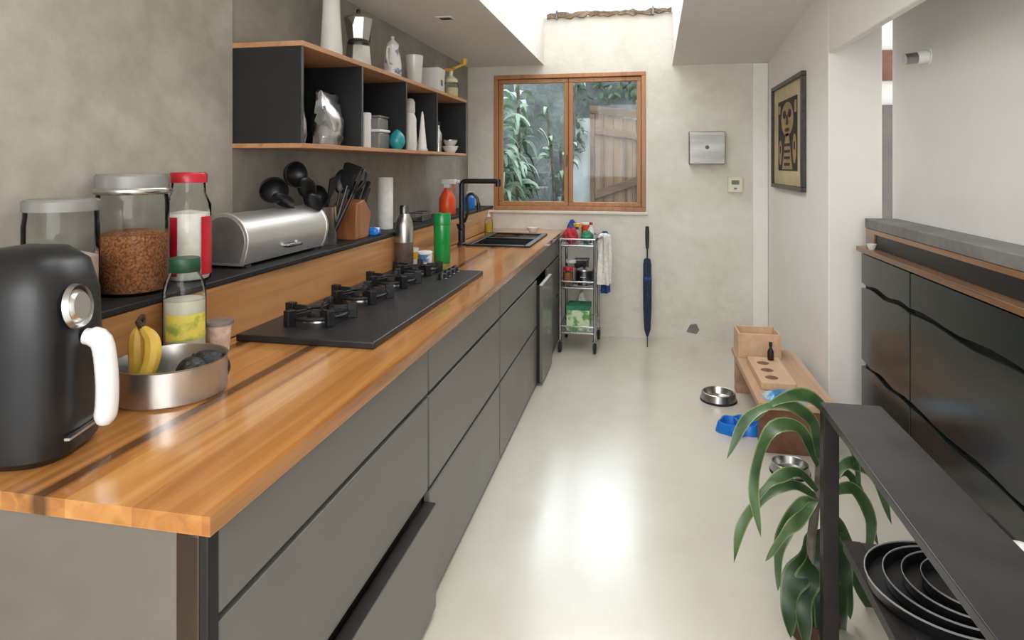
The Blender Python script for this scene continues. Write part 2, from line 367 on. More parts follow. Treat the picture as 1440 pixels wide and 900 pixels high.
# skylight
sk=bpy.data.objects.new('window_2',None); C.objects.link(sk); sk.location=(-.3,3.2,2.95); struct(sk,'skylight above a rough beam','window')
b=MB()
for yy in (-2.3,-1.15,0,1.15,2.26): b.box(-.55,yy,.0,.535,yy+.03,.03)
b.box(-.55,-2.3,.0,-.51,2.29,.03); b.box(.495,-2.3,.0,.535,2.29,.03)
b.build('frame',M['alu'],sk)
b=MB(); rr=random.Random(3)
P_=[(-.52+.035*k,-.218+rr.uniform(-.014,.014)) for k in range(31)]+[(.53-.035*k,-.182+rr.uniform(-.012,.012)) for k in range(31)]
b.prism(P_,lambda u,v,d:(u,d,v),2.285,2.319); b.build('beam',M['rough'],sk,smooth=False)
b=MB(); b.box(-.44,2.27,-.232,-.425,2.3195,-.16); b.box(.37,2.27,-.232,.385,2.3195,-.16); b.build('bracket',M['darksteel'],sk)
# window
wn=bpy.data.objects.new('window_1',None); C.objects.link(wn); wn.location=(wx0,YB,wz0); struct(wn,'wooden two sash window onto the yard','window')
W=wx1-wx0; H=wz1-wz0
b=MB(); t=.035
b.box(0,-.012,0,W,.09,t).box(0,-.012,H-t,W,.09,H).box(0,-.012,t,t,.09,H-t).box(W-t,-.012,t,W,.09,H-t)
b.build('outer_frame',M['framewood'],wn,bev=.004)
for k in (0,1):
    x0=t+.003 if k==0 else W/2+.002; x1=W/2-.002 if k==0 else W-t-.003; z0=t+.003; z1=H-t-.003; s_=.036
    b=MB(); b.box(x0,.012,z0,x1,.055,z0+s_).box(x0,.012,z1-s_,x1,.055,z1).box(x0,.012,z0+s_,x0+s_,.055,z1-s_).box(x1-s_,.012,z0+s_,x1,.055,z1-s_)
    sh=b.build('sash',M['framewood'],wn,bev=.004)
    MB().box(x0+s_,.03,z0+s_,x1-s_,.036,z1-s_).build('pane',M['pane'],sh,smooth=False)
MB().box(W/2-.02,-.002,.38,W/2-.006,.011,.48).build('handle',M['copper'],wn,bev=.003)
struct(MB().box(wx0-.02,YB-.02,wz0-.03,wx1+.02,YB-.0005,wz0-.002).build('trim_2',M['backwall'],bev=.008),'rough plaster sill under the window','trim')
# ---------------------------------------------------------------- yard outside
struct(MB().box(-6,YB+.16,.2,4,9.4,.3).build('ground_outside',M['stone'],smooth=False),'grey paved yard outside','ground')
struct(MB().box(-1.05,8.75,.3,3,8.95,2.10).build('wall_yard',M['gardenwall'],smooth=False),'white wall across the yard','wall')
struct(MB().box(-6,8.78,2.10,3,9.0,2.78).box(-6,8.78,.3,-1.05,9.0,2.10).build('wall_yard',M['gardendark'],smooth=False),'dark overgrown wall across the yard','wall')
b=MB()
for k in range(4): b.box(-5,8.48-.22*k,.3,-1.2,8.70-.22*k,1.56-.19*k)
tag(b.build('garden_steps',M['stone'],bev=.015),'grey stone steps behind the plants outside the window','steps')
g=thing('wooden_gate','weathered brown plank gate with diagonal brace outside the right window pane','gate',(-.34,8.69,.3))
b=MB()
for k in range(5): b.box(-.3+.125*k,-.02,.05,-.3+.125*k+.121,.02,1.84-.02*k)
b.build('boards',M['gate'],g,bev=.002)
MB().prism([(-.3,.70),(-.3,.81),(.325,1.03),(.325,.92)],lambda u,v,d:(u,d,v),-.05,-.021).build('brace',M['gatebrace'],g,bev=.004)
MB().prism([(-.3,1.58),(-.3,1.68),(.325,1.58),(.325,1.48)],lambda u,v,d:(u,d,v),-.05,-.021).build('brace',M['gatebrace'],g,bev=.004)
b=MB(); b.box(-.365,-.04,0,-.305,.03,1.90).box(.33,-.04,0,.39,.03,1.82).prism([(-.365,1.96),(-.365,1.86),(.39,1.76),(.39,1.86)],lambda u,v,d:(u,d,v),-.055,-.041)
b.build('gate_frame',M['gatebrace'],g,bev=.004)
# ivy
b=MB()
for i in range(190):
    x=random.uniform(-1.0,.9); z=random.uniform(2.34,2.75)
    if i%5==0: x=random.uniform(-.98,-.80); z=random.uniform(1.6,2.2)
    p=Vector((x,8.74-random.random()*.05,z)); a=random.uniform(0,6.28); d=Vector((math.cos(a)*.6,-.25,math.sin(a)-.5)).normalized()
    b.leaf([p,p+d*.05+Vector((0,-.01,0)),p+d*.11],random.uniform(.05,.09),random.uniform(-.6,.6),3)
o=b.build('ivy',M['ivy'],normals=False); tag(o,'ivy leaves hanging over the dark yard wall','ivy',kind='stuff')
def yard_plant(name,label,x,y,h,n,ln,mat,spread=1.0,thin=.13,lo=.45):
    g=thing(name,label,'plant',(x,y,.3))
    b=MB()
    stems=[Vector((random.uniform(-.06,.06),random.uniform(-.06,.06),0)) for _ in range(3)]
    tops=[]
    for k,s0 in enumerate(stems):
        tp=Vector((s0.x*3+.1*(k-1),s0.y*3,h*(.62+.19*k))); tops.append((s0,tp))
        b.tube(catmull([s0,s0.lerp(tp,.5)+Vector((.04,0,0)),tp],8),.018,7)
    b.build('stem',M['bark'],g)
    b=MB()
    for i in range(n):
        s0,tp=tops[i%3]; f=random.uniform(lo,1.0); p=s0.lerp(tp,f); a=random.uniform(0,2*PI); l=ln*random.uniform(.6,1.1)
        d=Vector((math.cos(a),math.sin(a),0))*spread; up=random.uniform(-.05,.5)
        b.leaf([p,p+d*l*.35+Vector((0,0,up*l)),p+d*l*.75+Vector((0,0,up*l*.7)),p+d*l+Vector((0,0,up*l*.1-.25*l))],ln*thin,random.uniform(-.7,.7),8)
    b.build('leaves',mat,g,normals=False)
    return g
yard_plant('garden_plant','tall pale leafy shrub outside the left window pane',-1.33,6.6,2.05,140,.38,M['leafpale'],thin=.15,lo=.3)
yard_plant('garden_plant','darker low shrub beneath the tall pale one outside',-1.55,7.4,1.6,110,.34,M['ivy'],.95,thin=.2,lo=.2)
yard_plant('garden_plant','thin stemmed plant beside the window mullion outside',-.98,7.3,2.2,44,.22,M['leafpale'],.8,thin=.2)
# ---------------------------------------------------------------- left run
def drawer(y0,y1,z0,z1,par,out=0.0):
    return MB().box(-.02+out,y0,z0,out,y1,z1).build('drawer',M['cab'],par,bev=.0025)
units=[(.935,2.0,'grey drawer cabinet nearest the camera with its lowest drawer pulled open'),
       (2.0,3.06,'second grey drawer cabinet, below the far half of the hob'),
       (3.06,4.17,'third grey drawer cabinet, between the hob and the sink'),
       (4.17,5.1,'grey cabinet below the black sink with a lower door ajar'),
       (5.1,5.5,'narrow grey cabinet in the far corner behind the trolley')]
for i,(y0,y1,lab) in enumerate(units):
    u=thing('base_cabinet',lab,'cabinet',(-.69,y0,0)); l=y1-y0
    MB().box(-.60,.004,.0,-.024,l-.004,.62 if i==3 else .86).build('body',M['cabdark'],u)
    g=.007
    zs=[(.02,.385),(.40,.70),(.715,.858)]
    if i==3:
        drawer(g,l-g,.715,.858,u)
        d=drawer(g,l/2-.02,.02,.66,u,.036); drawer(l/2+.0,l-g,.02,.70,u,.004)
        MB().box(.016,g,.662,.036,l/2-.014,.668).build('door_edge',M['rimwhite'],d)
        MB().box(-.022,g,.02,.0155,g+.012,.66).build('door_side',M['cabdark'],d)
    else:
        for k,(a,c_) in enumerate(zs):
            d=drawer(g,l-g,a,c_-(.03 if (i==0 and k==0) else 0),u,.028 if (i==0 and k==0) else 0)
            if i==0 and k==0: MB().box(-.012,g,c_-.032,.026,l-g,c_-.026).build('drawer_edge',M['consoleleg'],d)
    if i==0:
        MB().box(-.60,-.022,.0,-.055,.002,.862).build('end_panel',M['endpanel'],u,bev=.002)
        MB().box(-.055,-.026,.0,-.012,.002,.862).build('corner_post',M['post'],u,bev=.003)
        MB().box(-.012,-.026,.0,.004,.002,.862).build('edge_strip',M['cabdark'],u,bev=.002)
b=MB(); z0,z1=.868,.90; sx0,sx1,sy0,sy1=-1.19,-.77,4.28,5.08
b.box(XF+.016,.90,z0,XC,sy0,z1); b.box(XF+.016,sy1,z0,XC,5.515,z1); b.box(XF+.016,sy0,z0,sx0,sy1,z1); b.box(sx1,sy0,z0,XC,sy1,z1)
bmesh.ops.remove_doubles(b.bm,verts=b.bm.verts,dist=1e-5)
tag(b.build('worktop',M['top'],smooth=False),'long glossy honey-brown wooden worktop on the grey cabinets','worktop')
lg=thing('back_ledge','raised ledge with black top and wooden front along the left wall','ledge',(XF,.9,0))
MB().box(-.205,0,0,-.001,4.61,1.08).build('base',M['cabdark'],lg)
MB().box(0,0,.902,.015,4.61,1.08).build('front_board',M['fascia'],lg,bev=.002)
MB().box(-.209,0,1.082,.02,4.61,1.10).build('top',M['blackboard'],lg,bev=.003)
ZL=1.10
# sink
s=thing('kitchen_sink','black granite sink with drainer set into the far worktop','sink',(-.98,4.68,.90))
b=MB()
b.box(-.225,-.415,0.0005,-.185,.415,.012).box(.185,-.415,0.0005,.225,.415,.012).box(-.185,-.415,0.0005,.185,-.37,.012).box(-.185,.02,0,.185,.06,.012).box(-.185,.37,0.0005,.185,.415,.012)
b.build('rim',M['sink'],s,bev=.004)
b=MB(); b.box(-.195,-.38,-.19,.195,.03,-.18).box(-.195,-.38,-.18,-.185,.03,0).box(.185,-.38,-.18,.195,.03,0).box(-.185,-.38,-.18,.185,-.37,0).box(-.185,.02,-.18,.185,.03,0)
b.build('basin',M['sink'],s)
b=MB(); b.box(-.19,.055,-.03,.19,.375,-.02)
for k in range(7): b.box(-.17,.085+.04*k,-.02,.17,.097+.04*k,-.008)
b.build('drainer',M['sink'],s,bev=.002)
MB().lathe([(0,.004),(.035,.004),(.04,0)],20,(0,-.17,-.18)).build('drain',M['steel'],s)
# faucet
f=thing('kitchen_faucet','tall matt black faucet with a square horizontal spout','faucet',(-1.248,4.32,.90))
MB().lathe([(0,0),(.032,0),(.032,.012),(.024,.02),(.024,.14),(.019,.15),(.019,.43),(0,.43)],20).build('body',M['black'],f)
b=MB(); b.tube(catmull([(0,0,.40),(0.01,0,.44),(.05,0,.447),(.16,0,.447),(.26,0,.447)],16),.017,10); b.tube([(.262,0,.46),(.262,0,.41)],.02,10); b.build('spout',M['black'],f)
b=MB(); b.tube(catmull([(.02,0,.16),(.05,-.01,.24),(.04,0,.33),(.07,0,.36),(.11,0,.33),(.12,0,.29)],18),.010,8); b.tube([(.12,0,.295),(.125,0,.24)],.014,10); b.build('spray_hose',M['black'],f)
b=MB(); b.tube([(0,-.02,.11),(.0,-.07,.125),(.0,-.10,.15)],.009,8); b.build('lever',M['black'],f)
# ---------------------------------------------------------------- hob
h=thing('gas_hob','long black gas hob with a row of four cast iron burners','hob',(-1.035,2.49,.90))
MB().box(-.235,-.675,0,.235,.675,.022).build('panel',M['hob'],h,bev=.004)
def burner(y):
    b=MB().lathe([(0,0),(.058,0),(.055,.012),(.045,.016),(0,.016)],28,(-.075,y,.022)).build('burner',M['alu'],h)
    MB().lathe([(.0,.014),(.042,.014),(.044,.022),(.038,.028),(0,.029)],28,(-.075,y,.022)).build('burner_cap',M['iron'],b)
    b=MB(); R=.10
    ring=[(-.075+R*math.cos(2*PI*k/28),y+R*math.sin(2*PI*k/28),.044) for k in range(28)]
    b.tube(ring,.007,8,True)
    for k in range(5):
        m=Matrix.Translation((-.075,y,.022))@Matrix.Rotation(2*PI*k/5+.5,4,'Z')
        b.box(.035,-.008,.022,.125,.008,.038,m); b.box(.098,-.013,0,.130,.013,.052,m); b.box(.05,-.006,.034,.10,.006,.046,m)
    b.build('pan_support',M['iron'],h,bev=.002)
for yy in (-.44,-.10,.23,.545): burner(yy)
for k in range(4):
    kx=.105; ky=.40+.068*k
    kb=MB().lathe([(0,0),(.024,0),(.024,.004),(.02,.006),(.018,.026),(.015,.029),(0,.029)],20,(kx,ky,.022)).build('control_knob',M['black'],h)
    MB().box(kx-.003,ky-.018,.045,kx+.003,ky+.018,.056).build('grip',M['black'],kb,bev=.001)
# ---------------------------------------------------------------- items on worktop, near
a=thing('air_fryer','black rounded air fryer with white handle at the near left of worktop','air fryer',(-1.178,1.04,.90),.27)
def sq(a_,z):
    c_,s_=abs(math.cos(a_)),abs(math.sin(a_)); return 1/((c_**3+s_**3)**(1/3))*.94
MB().lathe([(0,0),(.094,0),(.108,.015),(.113,.10),(.115,.2),(.111,.31),(.095,.37),(.06,.398),(0,.406)],40,wob=sq).build('body',M['black'],a)
MB().tube(catmull([(.110,-.01,.225),(.140,-.012,.215),(.150,-.012,.15),(.150,-.012,.09),(.144,-.012,.055)],16),[.016]*2+[.020]*13+[.018,.013],12).build('handle',M['whiteplastic'],a)
b=MB().lathe([(0,.012),(.026,.012),(.032,.006),(.034,0),(.038,0),(.04,.01),(.044,.0)],28,m=Matrix.Translation((.103,-.03,.288))@Matrix.Rotation(PI/2-.13,4,'Y')); b.build('dial',M['steel'],a)
MB().box(.105,-.07,.045,.115,.07,.05).build('drawer_seam',M['steel'],a)
TX,TY=-1.14,1.375
t=thing('steel_tray','round brushed steel fruit tray on the wooden worktop','tray',(TX,TY,.90))
MB().lathe([(0,0),(.123,0),(.128,.006),(.128,.083),(.1305,.086),(.1255,.086),(.124,.082),(.124,.01),(.115,.006),(0,.006)],64).build('bowl',M['traysteel'],t)
def banana(lab,p0,p1,p2,p3,stem,grp):
    o=thing('banana',lab,'banana',p2,0,grp)
    P=catmull([Vector(p)-Vector(p2) for p in (p0,p1,p2,p3)],14)
    R=[.008,.012,.015,.017,.0185,.0195,.020,.020,.0195,.019,.0175,.016,.013,.009,.005]
    MB().tube(P,R,9).build('skin',M['banana'],o)
    d=(P[0]-P[1]).normalized()
    MB().tube([P[0]-d*.01,P[0]+d*.02,Vector(stem)-Vector(p2)],[.0105,.007,.0075],8).build('stalk',M['stem'],o)
    MB().tube([P[-2],P[-1]+(P[-1]-P[-2]).normalized()*.008],[.0098,.004],8).build('tip',M['stem'],o)
st=(TX-.055,TY-.03,1.09)
banana('front banana of the pair in the steel tray',(st[0]+.012,st[1]-.014,1.068),(TX-.005,TY-.055,1.035),(TX-.005,TY-.07,.975),(TX-.058,TY-.075,.925),st,'bananas in the tray')
banana('rear banana of the pair in the steel tray',(st[0]-.006,st[1]+.002,1.068),(TX-.052,TY-.05,1.04),(TX-.052,TY-.05,.98),(TX-.082,TY-.03,.928),st,'bananas in the tray')
for lab,x,y,z,rx in (('dark ripe avocado at the right rim of the steel tray',.066,-.01,.957,.5),('dark ripe avocado behind the other one in the tray',.06,.068,.950,-.7)):
    o=thing('avocado',lab,'avocado',(TX+x,TY+y,z),0,'avocados in the tray')
    m=Matrix.Rotation(.9,4,Vector((math.cos(rx),math.sin(rx),0)))
    MB().ell((0,0,0),(.037,.037,.05),24,m,.15).build('skin',M['avocado'],o)
    MB().tube([m@Vector((0,0,.049)),m@Vector((0,0,.054))],.005,8).build('stalk',M['stem'],o)
o=thing('juice_bottle','squat clear wide neck bottle with dark green lid behind the steel tray','bottle',(-1.244,1.552,.90))
MB().lathe([(0,.0),(.050,0),(.055,.006),(.055,.205),(.052,.235),(.039,.258),(.038,.272)],32).build('shell',M['glass'],o)
MB().lathe([(0,.004),(.049,.004),(.0525,.01),(.0525,.19),(0,.19)],32).build('liquid',M['juice'],o)
b=MB(); n=14
A=[[b.bm.verts.new((.0557*math.cos(x),.0557*math.sin(x),z)) for x in [math.radians(-105+120*k/n) for k in range(n+1)]] for z in (.085,.155)]
for k in range(n): b.bm.faces.new((A[0][k],A[0][k+1],A[1][k+1],A[1][k]))
b.build('label_band',M['label'],o)
MB().lathe([(0,.304),(.039,.304),(.0405,.301),(.0405,.268),(.039,.266)],32,wob=lambda a,z:1+.015*math.cos(a*28)).build('cap',M['greencap'],o)
o=thing('plastic_tub','small pinkish plastic tub on the worktop behind the tray','tub',(-1.235,1.685,.90))
MB().lathe([(0,0),(.028,0),(.036,.085),(.039,.087),(.039,.092)],28).build('cup',M['pink'],o)
MB().lathe([(.0395,.088),(.041,.091),(.041,.1),(.03,.102),(0,.102)],28).build('lid',M['bag'],o)
# ---------------------------------------------------------------- ledge items
def jar(name,lab,loc,r,hh,fill,mfill,lidm,lidh,neck=None):
    o=thing(name,lab,'jar',loc)
    nr=neck or r*.96
    MB().lathe([(0,0),(r*.93,0),(r,.012),(r,hh*.84),(nr,hh*.92),(nr,hh)],36).build('glass',M['glass'],o)
    MB().lathe([(0,.008),(r*.9,.008),(r*.95,.018),(r*.95,fill),(r*.6,fill+.01),(0,fill+.004)],36).build('contents',mfill,o)
    MB().lathe([(nr*.9,hh-.004),(nr*1.05,hh-.004),(nr*1.06,hh+lidh*.8),(nr,hh+lidh),(nr*.35,hh+lidh),(0,hh+lidh*.9)],36).build('lid',lidm,o)
    return o
jar('storage_jar','tall glass jar of pale grain at far left of the ledge',(-1.425,1.34,ZL),.082,.25,.13,M['pink'],M['bag'],.025)
o=jar('storage_jar','wide glass canister half full of brown granules',(-1.422,1.565,ZL),.093,.30,.165,M['kibble'],M['bag'],.035)
MB().lathe([(.0955,.278),(.0985,.282),(.0985,.292),(.0955,.296)],36).build('clamp_ring',M['steel'],o)
o=thing('red_jar','tall jar of white powder with red lid and red sides','jar',(-1.40,1.765,ZL))
MB().lathe([(0,0),(.06,0),(.065,.01),(.065,.235),(.05,.27),(.048,.31)],36).build('glass',M['glass'],o)
MB().lathe([(0,.006),(.056,.006),(.061,.015),(.061,.21),(0,.22)],36).build('contents',M['powder'],o)
b=MB()
for k in range(36):
    a0,a1=2*PI*k/36,2*PI*(k+1)/36; am=math.degrees((a0+a1)/2)%360
    if 284<am<336 : continue
    A=[b.bm.verts.new((.0665*math.cos(x),.0665*math.sin(x),z)) for x,z in ((a0,.02),(a1,.02),(a1,.2),(a0,.2))]; b.bm.faces.new(A)
bmesh.ops.remove_doubles(b.bm,verts=b.bm.verts,dist=1e-5)
b.build('red_wrap',M['red'],o)
MB().lathe([(.045,.305),(.054,.305),(.055,.33),(.05,.337),(0,.337)],36).build('lid',M['red'],o)
# bread bin
o=thing('bread_bin','rounded matt aluminium roll-top bread bin on the ledge','bread bin',(-1.525,1.98,ZL))
def binprof(k):
    P=[(.0,.008),(.0,.085)]
    for i in range(19):
        a=math.radians(180-200*i/18); P.append((.095+.095*math.cos(a),.095+.098*math.sin(a)))
    P+= [(.178,.035),(.165,.008)]
    c0=(.095,.095); return [(c0[0]+(x-c0[0])*k,c0[1]+(z-c0[1])*k) for x,z in P]
MB().prism(binprof(.96),lambda u,v,d:(u,d,v),.012,.563).build('body',M['binsteel'],o)
MB().prism(binprof(1.0),lambda u,v,d:(u,d,v),0,.014).build('end_cap',M['binsteel'],o,bev=.003)
MB().prism(binprof(.86),lambda u,v,d:(u,d,v),-.003,.002).build('end_inset',M['midsteel'],o,bev=.001)
MB().prism(binprof(1.0),lambda u,v,d:(u,d,v),.561,.575).build('end_cap',M['binsteel'],o,bev=.003)
b=MB(); b.tube(catmull([(.172,.24,.052),(.198,.245,.052),(.202,.29,.052),(.198,.335,.052),(.172,.34,.052)],14),.007,8); b.build('handle',M['chrome'],o)
b=MB(); b.box(.02,.03,0,.05,.06,.012).box(.13,.03,0,.16,.06,.012).box(.02,.51,0,.05,.54,.012).box(.13,.51,0,.16,.54,.012); b.build('feet',M['rubber'],o)
# crock + utensils
cr=thing('utensil_crock','brushed steel crock full of black utensils beside the bread bin','crock',(-1.42,2.665,ZL))
MB().lathe([(0,0),(.058,0),(.061,.004),(.061,.17),(.0625,.173),(.059,.173),(.057,.169),(.057,.006),(0,.006)],32).build('pot',M['steel'],cr)
def utensil(kind,lab,base,tip,roll=0,grp=None,sc=1.2):
    base=Vector(base); tip=Vector(tip)
    o=thing({'ladle':'ladle','spoon':'serving_spoon','turner':'spatula','masher':'whisk'}[kind],lab,'utensil',base,0,grp)
    d=tip-base; l=d.length; m=d.to_track_quat('Z','Y').to_matrix().to_4x4()@Matrix.Rotation(roll,4,'Z')
    hb=MB(); hb.tube([m@Vector((0,0,.0)),m@Vector((0,0,l*.3)),m@Vector((0,0,l*.72))],[.009,.009,.007],8); hb.build('handle',M['black'],o)
    b=MB(); S=Matrix.Diagonal((sc,sc,sc,1))
    if kind=='ladle':
        mm=m@Matrix.Translation((0,.012,l*.84))@Matrix.Rotation(1.2,4,'X')@S
        b.lathe([(0,-.035),(.025,-.03),(.042,-.012),(.047,.008),(.044,.008),(.038,-.008),(.022,-.024),(0,-.028)],22,m=mm)
    elif kind=='spoon':
        b.ell((0,0,0),(1,1,1),18,m@Matrix.Translation((0,0,l*.86))@Matrix.Diagonal((.032*sc,.011*sc,.05*sc,1)))
    elif kind=='turner':
        b.prism([(-.014*sc,l*.68),(.014*sc,l*.68),(.036*sc,l*.78),(.038*sc,l),(.02*sc,l*1.02),(-.038*sc,l)],lambda u,v,dd:m@Vector((u,dd,v)),-.003,.003)
    else:
        for q_ in (0,PI/3,2*PI/3):
            mm=m@Matrix.Rotation(q_,4,'Z')
            b.tube([mm@Vector((-.01,0,l*.66)),mm@Vector((-.03,0,l*.85)),mm@Vector((-.02,0,l*.97)),mm@Vector((0,0,l)),mm@Vector((.02,0,l*.97)),mm@Vector((.03,0,l*.85)),mm@Vector((.01,0,l*.66))],.0035,7)
    b.build('head',M['black'],o)
cb=Vector((-1.42,2.665,ZL+.02))
utensil('ladle','black ladle leaning furthest left over the bread bin',cb+Vector((0,-.03,0.02)),onW(372,256,2.42),.6)
utensil('spoon','black spoon leaning left above the bread bin, below the ladles',cb+Vector((.02,-.03,.02)),onW(388,272,2.5),.2)
utensil('ladle','black ladle standing highest of the left leaning utensils',cb+Vector((-.02,-.02,0.01)),onW(413,228,2.62),1.2)
utensil('spoon','broad black spoon leaning left in the middle of the crock',cb+Vector((.0,-.01,0)),onW(428,252,2.68),.4)
utensil('turner','black slotted turner leaning right towards the knife block',cb+Vector((.03,.02,0)),onW(497,232,2.95),.9)
utensil('turner','black narrow turner upright in the middle of the crock',cb+Vector((-.03,.01,0)),onW(470,250,2.86),.4,sc=1.1)
utensil('masher','black looped whisk leaning right in the crock',cb+Vector((.035,.0,0)),onW(512,238,2.9),.3)
utensil('spoon','black serving spoon leaning right above the knife block',cb+Vector((.02,.03,0)),onW(484,242,3.0),.8)
utensil('ladle','black ladle with its bowl just above the steel crock',cb+Vector((-.01,.03,0)),onW(447,266,2.82),1.0,sc=1.1)
utensil('spoon','small black spoon low between the crock and the bread bin',cb+Vector((.03,-.02,0)),onW(438,276,2.7),.1,sc=1.1)
# knife block
kb=thing('knife_block','slanted brown wooden knife block on the ledge','knife block',(-1.41,2.93,ZL),0)
MB().prism([(-.08,0),(.065,0),(.10,.12),(.02,.19),(-.065,.175)],lambda u,v,d:(d,u,v),-.06,.06).build('block',M['blockwood'],kb,bev=.004)
ksrc=None
dirk=Vector((.0,.62,.78)).normalized()
for (x,yy,zz) in ((-.038,.04,.173),(0.0,.036,.177),(.038,.04,.173),(-.024,.078,.140),(.02,.078,.140)):
    if ksrc is None:
        ksrc=thing('kitchen_knife','black handled kitchen knife pushed into the wooden block','knife',(0,0,0),0,'knives in the block')
        MB().tube([dirk*-.03,dirk*.0,dirk*.012],[.005,.007,.010],8).build('bolster',M['steel'],ksrc)
        MB().tube([dirk*.01,dirk*.04,dirk*.08,dirk*.125],[.010,.0125,.011,.013],8).build('handle',M['black'],ksrc)
        k=ksrc
    else: k=copy_tree(ksrc)
    k.location=Vector((-1.41,2.93,ZL))+Vector((x,yy,zz))
o=thing('sponge_pack','small blue wrapped sponge next to the knife block','sponge',(-1.355,3.07,ZL))
MB().box(-.03,-.035,0,.03,.035,.04).build('sponge',M['blue'],o,bev=.012,seg=3)
MB().box(-.031,-.018,.006,.031,.018,.041).build('wrapper',M['bluewhite'],o,bev=.01)
o=thing('paper_towel_roll','white paper towel roll standing on the ledge','paper towel',(-1.43,3.40,ZL))
MB().lathe([(.016,0),(.042,0),(.0435,.004),(.0435,.286),(.042,.29),(.016,.29),(.016,0)],32).build('paper',M['paper'],o)
MB().lathe([(.014,0.001),(.016,0.001),(.016,.289),(.014,.289),(.014,.001)],20).build('core',M['cream'],o)
o=thing('thermos_bottle','silver and grey-brown vacuum bottle behind the hob','bottle',(-1.252,3.232,.90))
MB().lathe([(0,0),(.046,0),(.048,.004),(.048,.15)],32).build('lower_body',M['copper'],o)
MB().lathe([(.048,.15),(.048,.235),(.043,.262),(.028,.292),(.024,.30),(0,.30)],32).build('upper_body',M['alu'],o)
MB().lathe([(.024,.298),(.025,.335),(.02,.345),(0,.346)],24).build('cap',M['darksteel'],o)
o=thing('mug','white mug with yellow band beside the vacuum bottle','mug',(-1.258,3.37,.90))
MB().lathe([(0,0),(.03,0),(.034,.01),(.036,.1),(.034,.1),(.031,.012),(0,.008)],28).build('cup',M['ceramic'],o)
MB().lathe([(.0353,.04),(.0361,.08)],28).build('band',M['yellow'],o)
MB().tube(catmull([(.034,0,.08),(.06,0,.075),(.06,0,.035),(.034,0,.025)],10),.005,8).build('handle',M['ceramic'],o)
o=thing('printed_tub','blue and white printed tub just behind the hob','tub',(-1.145,3.262,.90))
MB().lathe([(0,0),(.033,0),(.036,.004),(.038,.085)],28).build('tub',M['bluewhite'],o)
MB().lathe([(.038,.084),(.04,.086),(.04,.096),(.034,.099),(0,.098)],28).build('lid',M['whiteplastic'],o)
o=thing('green_bottle','straight translucent bright green tumbler bottle on the worktop','bottle',(-1.13,3.51,.90))
MB().lathe([(0,0),(.045,0),(.048,.006),(.048,.215),(.047,.22)],32).build('body',M['greenclear'],o)
MB().lathe([(.0475,.219),(.050,.222),(.050,.28),(.047,.286),(0,.286)],32,wob=lambda a,z:1+.012*math.cos(a*20)).build('lid',M['greenclear'],o)
o=thing('spray_bottle','orange spray bottle with white trigger on the ledge by the faucet','spray bottle',(-1.40,4.47,ZL)); o.scale=(1.15,1.15,1.15)
MB().lathe([(0,0),(.05,0),(.053,.006),(.053,.10),(.036,.135),(.018,.16),(.018,.17)],28).build('body',M['orange'],o)
b=MB(); b.box(-.02,-.02,.168,.02,.02,.192).box(-.035,-.019,.192,.06,.019,.222).box(.06,-.011,.200,.08,.011,.218); b.build('spray_head',M['whiteplastic'],o,bev=.004)
MB().tube(catmull([(.035,0,.194),(.05,0,.168),(.04,0,.145)],8),.006,8).build('trigger',M['orange'],o)
o=thing('blue_bottle','small blue plastic bottle on the far end of the ledge','bottle',(-1.41,5.1,ZL))
MB().lathe([(0,0),(.045,0),(.048,.006),(.048,.09),(.02,.115),(.018,.12)],28).build('body',M['blue'],o)
MB().lathe([(.02,.118),(.021,.14),(0,.142)],20).build('cap',M['whiteplastic'],o)
o=thing('soap_dispenser','clear pump dispenser of yellow soap beside the sink','soap dispenser',(-1.255,5.15,.90))
MB().lathe([(0,0),(.032,0),(.034,.005),(.034,.1),(.014,.125),(.014,.135)],28).build('bottle',M['glass'],o)
MB().lathe([(0,.004),(.031,.004),(.031,.08),(0,.08)],28).build('soap',M['amber'],o)
b=MB(); b.lathe([(0,.132),(.017,.132),(.017,.148),(.006,.15),(.006,.175),(0,.175)],18); b.tube([(0,0,.178),(.04,0,.176)],.006,8); b.build('pump',M['whiteplastic'],o)
o=thing('sponge_rack','small wire sponge rack on the ledge beyond the paper roll','rack',(-1.42,3.93,ZL))
b=MB()
for z in (.004,.055): b.tube([(-.05,-.08,z),(.05,-.08,z),(.05,.08,z),(-.05,.08,z)],.004,6,True)
for k in range(9): b.tube([(.05,-.08+.02*k,.004),(.05,-.08+.02*k,.055)],.0025,6); b.tube([(-.05,-.08+.02*k,.004),(.05,-.08+.02*k,.004)],.0025,6); b.tube([(-.05,-.08+.02*k,.004),(-.05,-.08+.02*k,.055)],.0025,6)
b.build('wire_basket',M['chrome'],o)
def bowl(name,lab,cat,loc,r,hh,mat,mat2=None):
    o=thing(name,lab,cat,loc)
    MB().lathe([(0,0),(r*.55,0),(r*.6,.004),(r*.85,hh*.5),(r,hh),(r*.97,hh),(r*.8,hh*.5),(r*.5,.008),(0,.006)],28).build('shell',mat,o)
    MB().lathe([(r*.97,hh-.003),(r*1.03,hh-.001),(r*1.03,hh+.003),(r*.97,hh+.003),(r*.97,hh-.003)],28).build('rim',mat2 or mat,o)
    return o
bowl('small_bowl','small white bowl behind the sink on the worktop','bowl',(-.90,5.24,.90),.05,.04,M['ceramic'])
